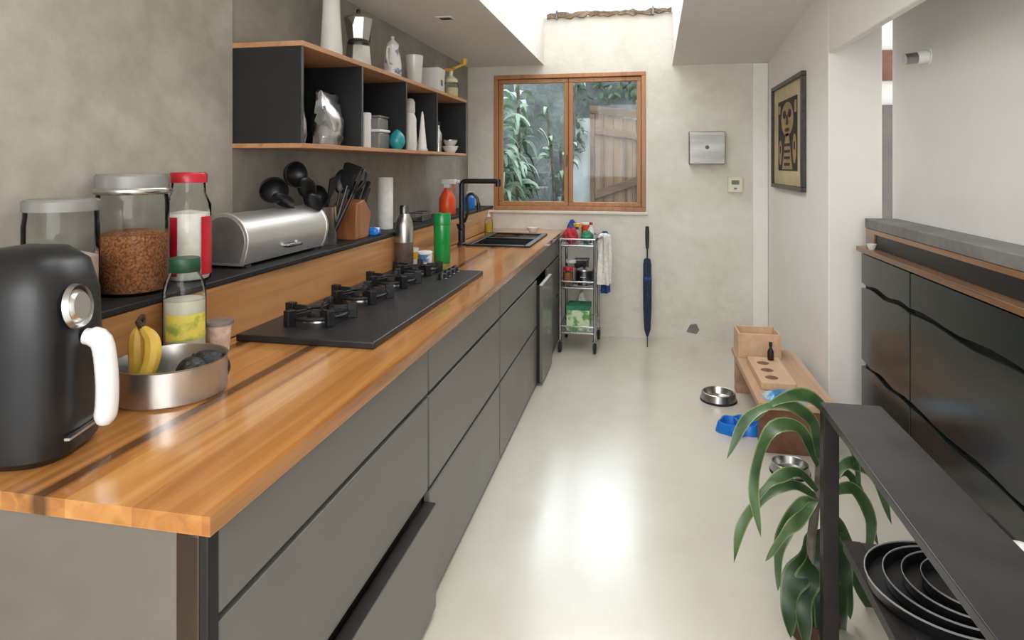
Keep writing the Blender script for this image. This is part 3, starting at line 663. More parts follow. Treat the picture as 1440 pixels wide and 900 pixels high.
# ---------------------------------------------------------------- hanging shelf
sh=thing('wall_shelf','long black open wall shelf with wooden boards and four cubbies','shelf',(XL,2.17,1.524))
ln=2.26; dp=.293; hh=.40
MB().box(0.001,0,0,dp,ln,.018).build('bottom_board',M['shelfwood'],sh,bev=.002)
MB().box(0.001,0,hh-.02,dp+.004,ln,hh).build('top_board',M['shelfwood'],sh,bev=.002)
MB().box(0.001,.002,.0185,.014,ln-.002,hh-.0205).build('back_panel',M['blackboard'],sh)
for k,y in enumerate((0,.52,1.07,1.59,ln-.016)):
    MB().box(.0145,y,.0185,dp-.002,y+.016,hh-.0205).build('side_panel' if k in (0,4) else 'divider',M['blackboard'],sh)
    MB().box(dp-.002,y,.0185,dp,y+.016,hh-.0205).build('edge_strip',M['darksteel'],sh)
ZT=1.924; ZI=1.5425
o=thing('tall_vase','tall slender white vase on the near end of the shelf','vase',(-1.38,2.665,ZT))
MB().lathe([(0,0),(.045,0),(.049,.008),(.05,.05),(.044,.14),(.040,.22),(.038,.28),(.040,.33),(.042,.345),(.039,.345),(.036,.33),(.034,.28),(0,.27)],32).build('body',M['ceramic'],o)
o=thing('moka_pot','large aluminium moka pot with black handle on the shelf','coffee pot',(-1.38,2.945,ZT))
MB().lathe([(0,0),(.066,0),(.07,.01),(.058,.12),(.05,.13)],8).build('boiler',M['alu'],o,smooth=False)
MB().lathe([(.05,.13),(.056,.135),(.05,.15)],24).build('collar',M['darksteel'],o)
b=MB().lathe([(.05,.148),(.054,.155),(.072,.25),(.074,.255),(.0,.256)],8); b.prism([(-.015,.25),(.015,.25),(.004,.215)],lambda u,v,d:(u,-.07-d*.4*(v-.2)*10,v),0,.08); b.build('jug',M['alu'],o,smooth=False)
b=MB().lathe([(.073,.256),(.06,.268),(.02,.282),(0,.283)],8); b.build('lid',M['alu'],o,smooth=False)
MB().lathe([(0,.282),(.008,.282),(.011,.295),(.008,.305),(0,.306)],14).build('lid_knob',M['black'],o)
MB().tube(catmull([(0,.065,.25),(.0,.105,.258),(0,.122,.235),(0,.118,.18),(0,.112,.155)],14),.011,8).build('handle',M['black'],o)
o=thing('patterned_jug','small white patterned ceramic jug with lid on the shelf','jug',(-1.38,3.385,ZT))
MB().lathe([(0,0),(.044,0),(.05,.01),(.05,.10),(.044,.14),(.033,.18),(.035,.205)],28).build('body',M['pattern'],o)
MB().lathe([(.036,.204),(.034,.215),(.012,.235),(.008,.245),(.011,.255),(0,.26)],24).build('lid',M['ceramic'],o)
MB().tube(catmull([(0,-.035,.19),(0,-.072,.185),(0,-.08,.13),(0,-.048,.07)],12),.007,8).build('handle',M['ceramic'],o)
MB().tube(catmull([(0,.046,.12),(0,.065,.16),(0,.075,.195)],8),[.014]*3+[.011]*3+[.008]*3,8).build('spout',M['pattern'],o)
o=thing('white_cup','plain tapering white cup between the jug and white box','cup',(-1.38,3.73,ZT))
MB().lathe([(0,0),(.038,0),(.042,.006),(.056,.205),(.053,.208),(.04,.012),(0,.01)],32).build('cup',M['ceramic'],o)
o=thing('white_box','small white carton box on the shelf','box',(-1.38,4.06,ZT))
MB().box(-.07,-.065,0,.07,.065,.165).build('carton',M['whiteplastic'],o,bev=.002)
MB().box(-.072,-.067,.14,.072,.067,.175).build('lid',M['whiteplastic'],o,bev=.002)
MB().box(.0702,-.02,.06,.0712,.02,.1).build('sticker',M['darksteel'],o)
o=thing('coffee_grinder','hand coffee grinder with pale jar and thin yellow crank at the far shelf end','grinder',(-1.31,4.27,ZT))
MB().lathe([(0,0),(.05,0),(.055,.01),(.055,.08),(.045,.1),(.042,.11)],24).build('jar',M['glass'],o)
MB().lathe([(0,.005),(.05,.008),(.05,.07),(0,.075)],24).build('grounds',M['cream'],o)
MB().lathe([(.043,.108),(.046,.112),(.046,.128),(.02,.15),(.014,.155),(.014,.20),(0,.20)],24).build('mill',M['creamplastic'],o)
b=MB(); b.tube([(0,0,.195),(.03,-.02,.205),(.06,.05,.235),(.07,.09,.25)],.010,8); b.tube([(0,0,.195),(-.02,-.06,.19)],.010,8); b.build('crank',M['yellow'],o)
MB().lathe([(0,0),(.014,.0),(.022,.025),(.02,.045),(0,.05)],18,(.07,.09,.24)).build('crank_knob',M['yellow'],o)
def bagmesh(w,d,hh,seed,jit=.008):
    r=random.Random(seed); b=MB(); n=20; rings=[]
    for j in range(10):
        z=hh*j/9; f=j/9; k=1+.06*math.sin(f*5+seed)
        dd=d*max(.12,math.sin(PI*min(1,.25+f*.72)))
        rg=[]
        for i in range(n):
            a=2*PI*i/n; c_,s_=math.cos(a),math.sin(a)
            c_=math.copysign(abs(c_)**.55,c_)
            rg.append(b.bm.verts.new((dd*s_+r.uniform(-jit,jit),w*c_*k+r.uniform(-jit,jit),z+(r.uniform(-jit,jit)*1.6 if j else 0))))
        rings.append(rg)
    for A,B in zip(rings,rings[1:]):
        for i in range(n): b.bm.faces.new((A[i],A[(i+1)%n],B[(i+1)%n],B[i]))
    b.bm.faces.new(list(reversed(rings[0]))); b.bm.faces.new(rings[-1]); return b
o=thing('food_packet','crumpled clear plastic bag of food in the first cubby','bag',(-1.35,2.57,ZI)); bagmesh(.08,.055,.225,3,.009).build('bag',M['bag'],o); bagmesh(.06,.036,.12,5).build('contents',M['pack'],o)
o=thing('food_packet','grey printed packet standing behind the clear bag','bag',(-1.42,2.42,ZI)); bagmesh(.06,.04,.20,9,.004).build('packet',M['pack'],o); MB().box(-.01,-.055,.192,.01,.055,.204).build('fold',M['cream'],o,bev=.002)
o=thing('white_canister','slim white canister in the second cubby','canister',(-1.37,3.0,ZI)); MB().lathe([(0,0),(.03,0),(.03,.15),(0,.15)],20).build('body',M['ceramic'],o); MB().lathe([(0,.15),(.031,.15),(.031,.175),(.026,.18),(0,.18)],20).build('lid',M['whiteplastic'],o)
o=thing('clear_box','clear lidded food box in the second cubby','box',(-1.36,3.11,ZI)); MB().box(-.05,-.065,0,.05,.065,.085).build('box',M['bag'],o,bev=.008); MB().box(-.053,-.068,.0855,.053,.068,.10).build('lid',M['whiteplastic'],o,bev=.004)
o=thing('clear_box','second lidded food box stacked on top of the other in the cubby','box',(-1.36,3.11,ZI+.1005)); MB().box(-.045,-.06,0,.045,.06,.06).build('box',M['bag'],o,bev=.008); MB().box(-.048,-.063,.0605,.048,.063,.07).build('lid',M['bag'],o,bev=.003)
o=thing('teal_pot','small round teal pot at the front of the second cubby','pot',(-1.275,3.19,ZI)); MB().lathe([(0,0),(.022,0),(.038,.022),(.043,.045),(.036,.075),(.022,.09)],28).build('body',M['teal'],o); MB().lathe([(.023,.089),(.018,.096),(.008,.102),(0,.108)],20).build('lid',M['teal'],o)
o=thing('white_bottle','white bottle with rounded cap in the third cubby','bottle',(-1.36,3.6,ZI)); MB().lathe([(0,0),(.038,0),(.04,.005),(.04,.19),(.028,.225)],26).build('body',M['ceramic'],o); MB().lathe([(.028,.224),(.032,.23),(.032,.29),(.02,.31),(0,.313)],24).build('cap',M['rimwhite'],o)
for i,(dx,dy) in enumerate(((0,0),(-.07,.04))):
    o=thing('pointed_stand',('slim pointed white stand in the third cubby, front one','slim pointed white stand in the third cubby, nearer the wall')[i],'stand',(-1.31+dx,3.68+dy,ZI)); MB().lathe([(0,0),(.03,0),(.028,.02),(.008,.22),(.004,.24),(0,.242)],18).build('cone',M['ceramic'],o); MB().lathe([(.031,0),(.034,.004),(.034,.012),(.03,.016)],18).build('foot',M['rimwhite'],o)
o=thing('spice_bottle','slim grey bottle in the fourth cubby','bottle',(-1.38,4.2,ZI)); MB().lathe([(0,0),(.026,0),(.026,.13),(.012,.16),(.012,.19)],20).build('body',M['steel'],o); MB().lathe([(0,.188),(.014,.188),(.014,.215),(0,.216)],16).build('cap',M['black'],o)
bowl('small_bowl','small white bowl at bottom of the two stacked in the fourth cubby','bowl',(-1.31,4.25,ZI),.055,.045,M['ceramic'])
bowl('small_bowl','small grey bowl stacked on the white one in the fourth cubby','bowl',(-1.31,4.25,ZI+.047),.05,.04,M['rimwhite'],M['steel'])
# downlight
o=thing('downlight','small square recessed downlight in the left ceiling','downlight',(-1.15,3.64,2.33)); b=MB(); b.box(-.05,-.05,-.004,-.035,.05,0).box(.035,-.05,-.004,.05,.05,0).box(-.035,-.05,-.004,.035,-.035,0).box(-.035,.035,-.004,.035,.05,0); b.build('frame',M['whiteplastic'],o); MB().box(-.035,-.035,-.002,.035,.035,0).build('lamp',M['black'],o)
# ---------------------------------------------------------------- end wall fittings
o=thing('steel_wall_box','square brushed stainless steel box on the end wall','wall box',(.51,YB,1.60)); MB().box(-.143,-.075,-.135,.143,0,.135).build('cover',M['boxsteel'],o,bev=.006); MB().lathe([(0,.012),(.014,.01),(.016,0)],18,m=Matrix.Translation((.0,-.075,.005))@Matrix.Rotation(PI/2,4,'X')).build('lock',M['copper'],o)
o=thing('thermostat','small cream thermostat on the end wall below the steel box','thermostat',(.735,YB,1.30)); MB().box(-.057,-.032,-.065,.057,0,.065).build('case',M['creamplastic'],o,bev=.006); MB().box(-.03,-.034,.0,.03,-.031,.035).build('screen',M['lcd'],o); MB().box(-.012,-.036,-.04,.012,-.031,-.025).build('button',M['darksteel'],o,bev=.002)
an=math.atan(.262/.95)
o=thing('umbrella','folded navy umbrella leaning against the end wall','umbrella',(.03,5.225,.004)); o.rotation_euler=(-an,0,0)
MB().tube([(0,0,0),(0,0,.09)],[.004,.006],8).build('tip',M['darksteel'],o)
MB().lathe([(.008,.085),(.022,.14),(.03,.3),(.033,.5),(.03,.66),(.024,.70),(.01,.71)],48,wob=lambda a,z:1+.16*math.cos(8*a+z*6)).build('canopy',M['navy'],o)
MB().lathe([(.034,.52),(.036,.525),(.036,.545),(.034,.55)],24).build('strap',M['bluecloth'],o)
MB().tube([(0,0,.70),(0,0,.80)],.006,8).build('shaft',M['black'],o)
MB().tube([(0,0,.79),(0,0,.84),(0,0,.93),(0,0,.975)],[.012,.015,.017,.014],12).build('handle',M['black'],o)
tag(MB().prism([(-.05,-.03),(-.02,.03),(.03,.04),(.055,-.01),(.03,-.045)],lambda u,v,d:(u,d,v),-.004,0).build('plaster_patch',M['slab'],loc=(.40,YB,.10),smooth=False),'small grey repair patch low on the end wall','wall patch')
# ---------------------------------------------------------------- trolley
TRX,TRY=-.505,5.19
t=thing('wire_trolley','chrome three tier wire trolley on casters beside the far cabinets','trolley',(TRX,TRY,0))
hx,hy=.135,.215
for sx in (-1,1):
    for sy in (-1,1):
        MB().tube([(sx*hx,sy*hy,.095),(sx*hx,sy*hy,.88)],.011,10).build('post',M['chrome'],t)
        c_=MB().box(sx*hx-.018,sy*hy-.012,.03,sx*hx-.013,sy*hy+.012,.092).box(sx*hx+.013,sy*hy-.012,.03,sx*hx+.018,sy*hy+.012,.092).box(sx*hx-.018,sy*hy-.014,.088,sx*hx+.018,sy*hy+.014,.096).build('caster',M['darksteel'],t)
        MB().lathe([(0,-.011),(.033,-.011),(.04,-.006),(.04,.006),(.033,.011),(0,.011)],22,m=Matrix.Translation((sx*hx,sy*hy,.04))@Matrix.Rotation(PI/2,4,'Y')).build('wheel',M['rubber'],c_)
for z in (.15,.50,.83):
    b=MB()
    for dz in (0,.05): b.tube([(-hx,-hy,z+dz),(hx,-hy,z+dz),(hx,hy,z+dz),(-hx,hy,z+dz)],.007,8,True)
    for k in range(12):
        y=-hy+.0391*k; b.tube([(-hx,y,z),(hx,y,z)],.003,6)
    for k in range(7): b.tube([(-hx+.045*k,-hy,z),(-hx+.045*k,-hy,z+.05)],.003,6)
    for k in range(10): b.tube([(hx,-hy+.0478*k,z),(hx,-hy+.0478*k,z+.05)],.003,6)
    b.build('wire_shelf',M['chrome'],t)
b=MB(); b.tube(catmull([(hx,-hy,.87),(hx+.05,-hy,.90),(hx+.055,0,.90),(hx+.05,hy,.90),(hx,hy,.87)],20),.008,8); b.build('handle',M['chrome'],t)
def hang(name,lab,cat,mat,y,dx,l,r,seed):   # cloth gathered over the trolley handle
    n=56; rd=random.Random(seed); ph=rd.uniform(0,6)
    prof=[(0,.018),(r*.45,.016),(r*.7,.0),(r*.8,-.05),(r*.86,-l*.4),(r*.95,-l*.75),(r,-l),(r*.8,-l*.985),(0,-l*.95)]
    m=Matrix.Diagonal((1,1.5,1,1))
    def wob(a,z): return 1+.20*math.cos(5*a+ph+z*5)+.09*math.cos(9*a-z*9)
    o=MB().lathe(prof,n,m=m,wob=wob).build(name,mat,loc=(TRX+hx+.055+dx,y,.905)); tag(o,lab,cat)
hang('kitchen_towel','white kitchen towel hanging on the trolley handle','towel',M['towel'],5.06,.014,.37,.058,1)
hang('blue_cloth','blue cloth hanging behind the white towel on the trolley','cloth',M['bluecloth'],5.25,.008,.48,.034,4)
def lump(w,d,hh,seed):
    r=random.Random(seed); b=MB(); b.ell((0,0,hh/2),(w,d,hh/2),18)
    for v in b.bm.verts:
        k=1+r.uniform(-.26,.26); v.co.x*=k; v.co.y*=k; v.co.z=max(0.0,v.co.z*(1+r.uniform(-.2,.2)))
    return b
zT=.834
o=lump(.06,.08,.13,2).build('red_cloth',M['redcloth'],loc=(TRX-.06,5.065,zT),sub=1); tag(o,'crumpled red cloth on the trolley top tier','cloth')
o=lump(.05,.07,.11,5).build('green_cloth',M['greencloth'],loc=(TRX+.068,5.06,zT),sub=1); tag(o,'crumpled green cloth beside the red one on the trolley','cloth')
o=lump(.05,.055,.15,8).build('blue_cloth',M['bluecloth'],loc=(TRX-.075,5.33,zT),sub=1); tag(o,'small folded blue cloth at back of the trolley top','cloth')
o=thing('spice_bottle','slim white bottle at the back right of the trolley top','bottle',(TRX+.085,5.24,zT)); MB().lathe([(0,0),(.026,0),(.027,.004),(.027,.10),(.012,.125),(.012,.14)],20).build('body',M['ceramic'],o); MB().lathe([(0,.138),(.014,.138),(.014,.16),(0,.161)],16).build('cap',M['red'],o)
jar('small_jar','small jar with yellow lid between the cloths on the trolley top',(TRX-.02,5.21,zT),.035,.13,.09,M['pink'],M['yellow'],.02)
o=thing('orange_tub','orange plastic tub at the back of the trolley top','tub',(TRX+.04,5.34,zT)); MB().lathe([(0,0),(.038,0),(.045,.13),(0,.13)],20).build('tub',M['orange'],o); MB().lathe([(.045,.13),(.048,.132),(.048,.145),(0,.147)],20).build('lid',M['whiteplastic'],o)
o=thing('cooking_pot','dark steel cooking pot with lid on the trolley middle tier','pot',(TRX+.04,5.14,.504)); MB().lathe([(0,0),(.066,0),(.07,.005),(.07,.11),(.073,.113)],30).build('pot',M['darksteel'],o); MB().lathe([(.073,.114),(.07,.122),(.02,.138),(0,.138)],30).build('lid',M['steel'],o); b=MB(); b.lathe([(0,.137),(.008,.137),(.014,.152),(0,.156)],14); b.build('lid_knob',M['black'],o); b=MB(); b.tube(catmull([(-.02,-.07,.07),(-.02,-.095,.07),(.02,-.095,.07),(.02,-.07,.07)],8),.005,6); b.tube(catmull([(-.02,.07,.07),(-.02,.095,.07),(.02,.095,.07),(.02,.07,.07)],8),.005,6); b.build('side_handle',M['steel'],o)
jar('small_jar','small jar of brown spice left of the pot on the trolley',(TRX-.08,5.05,.504),.04,.13,.10,M['kibble'],M['red'],.02)
jar('small_jar','second small jar with white lid behind the spice jar on the trolley',(TRX-.07,5.17,.504),.04,.17,.12,M['pink'],M['whiteplastic'],.02)
o=thing('storage_bin','dark plastic bin at the back of the trolley middle tier','bin',(TRX,5.33,.504)); MB().lathe([(0,0),(.05,0),(.062,.17),(.059,.17),(.047,.006),(0,.006)],4,m=Matrix.Rotation(PI/4,4,'Z')@Matrix.Diagonal((1.3,1,1,1))).build('bin',M['black'],o,smooth=False); MB().lathe([(.06,.165),(.068,.168),(.068,.178),(.06,.178),(.06,.165)],4,m=Matrix.Rotation(PI/4,4,'Z')@Matrix.Diagonal((1.3,1,1,1))).build('rim',M['darksteel'],o,smooth=False)
o=thing('printed_carton','green and white printed carton on the trolley bottom tier','carton',(TRX,5.12,.154)); MB().box(-.09,-.1,0,.09,.1,.18).build('carton',M['greenbox'],o,bev=.003); MB().box(-.091,-.101,.165,.091,.101,.20).build('lid',M['greencloth'],o,bev=.003)
o=thing('white_packet','white packet behind the carton on the trolley bottom tier','packet',(TRX,5.31,.154)); bagmesh(.08,.05,.26,13).build('packet',M['paper'],o); MB().box(-.01,-.05,.25,.01,.05,.262).build('seal',M['cream'],o)
# ---------------------------------------------------------------- right: picture
p=thing('framed_picture','dark framed picture of a tribal mask figure on the right wall','picture',(XR-.001,4.75,1.67))
PW,PH=.483,.379
b=MB(); fw=.03; d0,d1=-.03,0.001
b.box(d0,-PW,-PH,d1,PW,-PH+fw).box(d0,-PW,PH-fw,d1,PW,PH).box(d0,-PW,-PH+fw,d1,-PW+fw,PH-fw).box(d0,PW-fw,-PH+fw,d1,PW,PH-fw); b.build('frame',M['frame'],p,bev=.004)
MB().box(-.010,-PW+fw,-PH+fw,-.002,PW-fw,PH-fw).build('mount',M['cream'],p,smooth=False)
b=MB(); q=lambda u,v,d:(d,-u,v)
def disc(b,cu,cv,ru,rv,d0,d1,n=20): b.prism([(cu+ru*math.cos(2*PI*k/n),cv+rv*math.sin(2*PI*k/n)) for k in range(n)],q,d0,d1)
b.prism([(-.30,-.25),(.30,-.25),(.30,.25),(-.30,.25)],q,-.0115,-.0102)
b.build('dark_ground',M['artdark'],p,smooth=False)
b=MB(); disc(b,-.0,.11,.19,.12,-.0127,-.0116); b.prism([(-.05,.01),(.05,.01),(.16,-.24),(-.16,-.24)],q,-.0127,-.0116); disc(b,-.22,-.12,.05,.09,-.0127,-.0116); disc(b,.22,-.1,.05,.1,-.0127,-.0116); b.prism([(-.28,.16),(-.22,.16),(-.22,.22),(-.28,.22)],q,-.0127,-.0116); b.prism([(.22,.14),(.28,.14),(.28,.22),(.22,.22)],q,-.0127,-.0116); b.build('figure',M['artbrown'],p,smooth=False)
b=MB(); disc(b,-.08,.145,.05,.03,-.014,-.0128); disc(b,.08,.145,.05,.03,-.014,-.0128); b.prism([(-.018,.14),(.018,.14),(.03,.07),(-.03,.07)],q,-.014,-.0128); disc(b,0,.035,.07,.014,-.014,-.0128)
for k in range(4): b.prism([(-.09,-.06-.045*k),(.09,-.06-.045*k),(.09,-.08-.045*k),(-.09,-.08-.045*k)],q,-.014,-.0128)
disc(b,-.22,-.1,.02,.03,-.014,-.0128); disc(b,.22,-.08,.02,.03,-.014,-.0128)
b.build('face_lines',M['artdark'],p,smooth=False)
# ---------------------------------------------------------------- bench and floor things
bn=thing('low_bench','low wooden bench standing along the right wall','bench',(.75,3.9,0))
MB().box(-.185,-.5,.232,.19,.5,.268).build('seat',M['benchwood'],bn,bev=.004)
MB().box(-.17,-.46,0,.17,-.39,.231).build('leg',M['redwood'],bn,bev=.004)
MB().box(-.17,.41,0,.17,.49,.231).build('leg',M['benchwood'],bn,bev=.004)
MB().box(-.02,-.39,.16,.02,.41,.231).build('stretcher',M['benchwood'],bn)
o=thing('wooden_box','open wooden box at the far end of the bench','box',(.70,4.27,.268))
b=MB(); b.box(-.125,-.105,0,.125,.105,.012).box(-.125,-.105,.012,-.113,.105,.15).box(.113,-.105,.012,.125,.105,.15).box(-.113,-.105,.012,.113,-.093,.15).box(-.113,.093,.012,.113,.105,.15); b.build('sides',M['palewood'],o,bev=.002)
MB().box(-.11,-.09,.07,.11,.09,.078).build('inner_tray',M['benchwood'],o)
o=thing('wooden_rack_board','pale wooden block with round holes lying on the bench','wood block',(.70,3.83,.268))
b=MB(); R=rounded(-.09,-.24,.09,.24,.012); b.prism(R,XY,0,.04); b.build('board',M['palewood'],o,bev=.003)
for k in range(3): MB().lathe([(0,.0405),(.026,.0405),(.03,.0415),(.034,.0405)],22,(-.02,-.15+.13*k,0)).build('hole',M['redwood'],o)
o=thing('dark_bottle','small dark bottle standing on the pale wooden block','bottle',(.735,4.01,.3085)); MB().lathe([(0,0),(.016,0),(.018,.004),(.018,.05),(.008,.07),(.008,.085)],20).build('body',M['consoleleg'],o); MB().lathe([(0,.084),(.010,.084),(.010,.105),(0,.106)],16).build('cap',M['black'],o)
o=thing('blue_pouch','shiny blue and silver food pouch on the near bench end','pouch',(.74,3.48,.268),.2)
b=MB(); rows=[]
for j in range(9):
    v=j/8-.5; rows.append([(u/13-.5,v) for u in range(14)])
tops=[[b.bm.verts.new((u*.27,v*.14,.004+.038*(max(0,1-(2*u)**4)*max(0,1-(2*v)**2))**.6+random.uniform(0,.003))) for u,v in r] for r in rows]
bots=[[b.bm.verts.new((u*.27,v*.14,0)) for u,v in r] for r in rows]
for G in (tops,bots):
    for A,B in zip(G,G[1:]):
        for i in range(13): b.bm.faces.new((A[i],A[i+1],B[i+1],B[i]))
for i in range(13): b.bm.faces.new((tops[0][i],tops[0][i+1],bots[0][i+1],bots[0][i])); b.bm.faces.new((tops[-1][i],tops[-1][i+1],bots[-1][i+1],bots[-1][i]))
for j in range(8): b.bm.faces.new((tops[j][0],tops[j+1][0],bots[j+1][0],bots[j][0])); b.bm.faces.new((tops[j][-1],tops[j+1][-1],bots[j+1][-1],bots[j][-1]))
b.build('pouch',M['silverpack'],o)
MB().box(-.13,-.004,.004,-.118,.004,.012).build('tear_notch',M['whiteplastic'],o)
def dogbowl(lab,loc,r,hh):
    o=thing('pet_bowl',lab,'pet bowl',loc)
    MB().lathe([(0,.012),(r*.62,.012),(r*.7,.016),(r*.82,hh-.002),(r*.86,hh),(r*.9,hh-.003),(r*.98,.012)],40).build('bowl',M['steel'],o)
    MB().lathe([(r*.93,.014),(r*1.0,.012),(r*1.0,0),(r*.93,0),(r*.93,.014)],40).build('rubber_ring',M['rubber'],o)
dogbowl('steel pet bowl on the floor beside the far end of bench',(.455,4.15,0),.11,.055)
dogbowl('steel pet bowl on the floor in front of the near bench end',(.68,3.24,0),.09,.05)
o=thing('double_pet_bowl','bright blue plastic two part pet bowl on the floor','pet bowl',(.52,3.76,0),.3); o.location.x=.515; o.location.y=3.70
poly=[]
for k in range(60):
    a_=2*PI*k/60; rr=.088+.036*abs(math.cos(a_))**1.3+.008*math.cos(6*a_); poly.append((rr*math.cos(a_)*1.0,rr*math.sin(a_)))
b=MB(); n=60; lv=[(1.0,0),(1.0,.008),(.9,.05),(.86,.054)]
rg=[[b.bm.verts.new((x*k,y*k,z)) for x,y in poly] for k,z in lv]
for A,B in zip(rg,rg[1:]):
    for i in range(n): b.bm.faces.new((A[i],A[(i+1)%n],B[(i+1)%n],B[i]))
b.bm.faces.new(list(reversed(rg[0])))
inner=[b.bm.verts.new((x*.80,y*.80,.052)) for x,y in poly]
for i in range(n): b.bm.faces.new((rg[-1][i],rg[-1][(i+1)%n],inner[(i+1)%n],inner[i]))
lo=[b.bm.verts.new((x*.68,y*.68,.015)) for x,y in poly]
for i in range(n): b.bm.faces.new((inner[i],inner[(i+1)%n],lo[(i+1)%n],lo[i]))
b.bm.faces.new(lo)
b.build('bowl',M['blue'],o)
MB().box(-.008,-.057,.016,.008,.057,.05).build('divider',M['blue'],o,bev=.003)
# ---------------------------------------------------------------- right counter
XK=1.10
def wavy(y0,y1,z0,z1,seed):
    r=random.Random(seed); n=10; p1,p2=r.uniform(0,6),r.uniform(0,6)
    low=[(y0+(y1-y0)*k/n,z0+.007*math.sin(k*1.3+p1)) for k in range(n+1)]
    top=[(y1-(y1-y0)*k/n,z1+(.007*math.sin(k*1.1+p2) if z1<1.0 else 0)) for k in range(n+1)]
    return low+top
for i,(y0,y1,lab) in enumerate(((2.98,3.6,'black-green drawer cabinet at the far end of right counter'),(1.9,2.98,'middle black-green drawer cabinet of the right counter'),(.8,1.9,'nearest black-green drawer cabinet of the right counter'))):
    u=thing('dark_cabinet',lab,'cabinet',(XK,y0,0)); l=y1-y0
    MB().box(.022,.003,0,.19,l-.003,1.005).build('body',M['cabdark'],u)
    for k,(a_,c_) in enumerate(((.03,.435),(.457,.835),(.857,1.005))): MB().prism(wavy(.006,l-.006,a_,c_,i*7+k),lambda uu,v,d:(d,uu,v),0,.02).build('drawer',M['greencab'],u,smooth=False,bev=.002)
tag(MB().box(XK-.006,.78,1.012,1.297,3.66,1.036).build('counter_top',M['darkwood'],bev=.002),'thin dark wooden top on the black-green cabinets','worktop')
o=thing('stone_shelf','dark grey slab raised over a black recess on the right counter','slab',(1.13,.78,1.036))
MB().box(.012,0,.094,.168,2.90,.144).build('slab',M['slab'],o,bev=.004)
MB().box(.012,.002,.072,.168,2.88,.0935).build('wood_batten',M['darkwood'],o)
MB().box(.02,.004,.001,.168,2.76,.0715).build('recess_back',M['sink'],o)
MB().box(.012,2.76,0.001,.168,2.88,.0715).build('end_block',M['darkwood'],o)
bowl('small_bowl','small pale bowl at the far end of the right wooden top','bowl',(1.118,3.50,1.036),.022,.026,M['ceramic'])
o=thing('wall_spotlight','short white and chrome cylinder fitting on the pale grey wall','wall fitting',(1.30,3.31,1.965)); MB().tube([(-.005,0,0),(0,0,0)],.04,20).build('plate',M['whiteplastic'],o); MB().tube([(-.05,0,-.004),(-.004,0,0)],.03,20).build('barrel',M['whiteplastic'],o); MB().tube([(-.10,0,-.01),(-.05,0,-.004)],.026,20).build('collar',M['chrome'],o)
o=thing('wooden_hook_rail','brown wooden hook rail seen through the wall gap','hook rail',(1.52,4.6,2.13)); MB().box(-.12,-.03,-.12,.2,0,.08).build('board',M['redwood'],o,bev=.004); b=MB(); b.tube(catmull([(-.03,-.03,-.05),(-.03,-.07,-.09),(-.03,-.06,-.13),(-.03,-.035,-.12)],10),.007,8); b.build('hook',M['steel'],o)
dr=MB().box(1.50,4.55,0,2.3,4.598,1.85).build('door_1',M['doorgrey'],bev=.004); struct(dr,'dark grey door seen through the wall gap','door')
# ---------------------------------------------------------------- console stand, pans and plant
cn=thing('console_stand','black steel console stand with narrow top in the near right corner','stand',(.507,.9,0))
MB().box(0,0,.742,.165,1.125,.764).build('top',M['console'],cn,bev=.002)
for (x,y) in ((0,1.083),(0,.0),(.40,1.083),(.40,0)):
    MB().box(x,y,0,x+.042,y+.04,.742 if x<.2 else .486).build('leg',M['consoleleg'],cn,bev=.002)
MB().box(.043,.0,.46,.44,.90,.486).build('lower_shelf',M['console'],cn,bev=.002)
MB().box(.40,.9,.46,.442,1.082,.486).box(.0,.04,.46,.042,.901,.486).build('rail',M['consoleleg'],cn)
ZS=.4865; z=ZS; cx_,cy_=.675,1.60
for k,(r,lab) in enumerate(((.172,'largest black round pan at the bottom of the stack'),(.147,'second largest black round pan in the stack'),(.122,'third largest black round pan in the stack'),(.097,'smallest black round pan on top of the stack'))):
    o=thing('round_pan',lab,'pan',(cx_+.012*k,cy_-.004*k,z),0,'stacked pans on the console')
    MB().lathe([(0,0),(r*.9,0),(r*.97,.006),(r,.03),(r*.985,.03),(r*.95,.009),(0,.006)],56).build('pan',M['black'],o)
    MB().lathe([(r*.99,.0295),(r*1.003,.0295),(r*1.003,.033),(r*.99,.033),(r*.99,.0295)],56).build('rim',M['rimgrey'],o)
    z+=.0065
bowl('small_bowl','small pale bowl on the console lower shelf behind the pans','bowl',(.89,1.74,ZS),.045,.05,M['ceramic'])
bowl('small_bowl','second small pale bowl nearer on the console lower shelf','bowl',(.90,1.63,ZS),.038,.04,M['rimwhite'])
pb=Vector((.515,2.13,0))
pl=thing('potted_dracaena','arching strap leaved plant in a brown pot behind the console','potted plant',pb)
MB().lathe([(0,0),(.06,0),(.064,.004),(.072,.06),(.077,.06),(.077,.075),(.070,.075),(.066,.06),(0,.06)],32).build('pot',M['terra'],pl)
MB().lathe([(0,.068),(.04,.07),(.066,.063)],24).build('soil',M['soil'],pl)
def loc(px,py,w): return onW(px,py,w)-pb
b=MB(); b.tube(catmull([(0,0,.05),(.0,.03,.25),loc(1150,690,2.06),loc(1152,640,2.06)],14),[.014]*8+[.012]*7,9); b.tube(catmull([(.02,.01,.05),(.03,.0,.2),loc(1160,760,2.1),loc(1165,700,2.12)],10),.011,8); b.build('stem',M['bark'],pl)
NA=Vector((-.25,-.75,.62)).normalized(); NB=Vector((-.05,-.95,.3)).normalized()
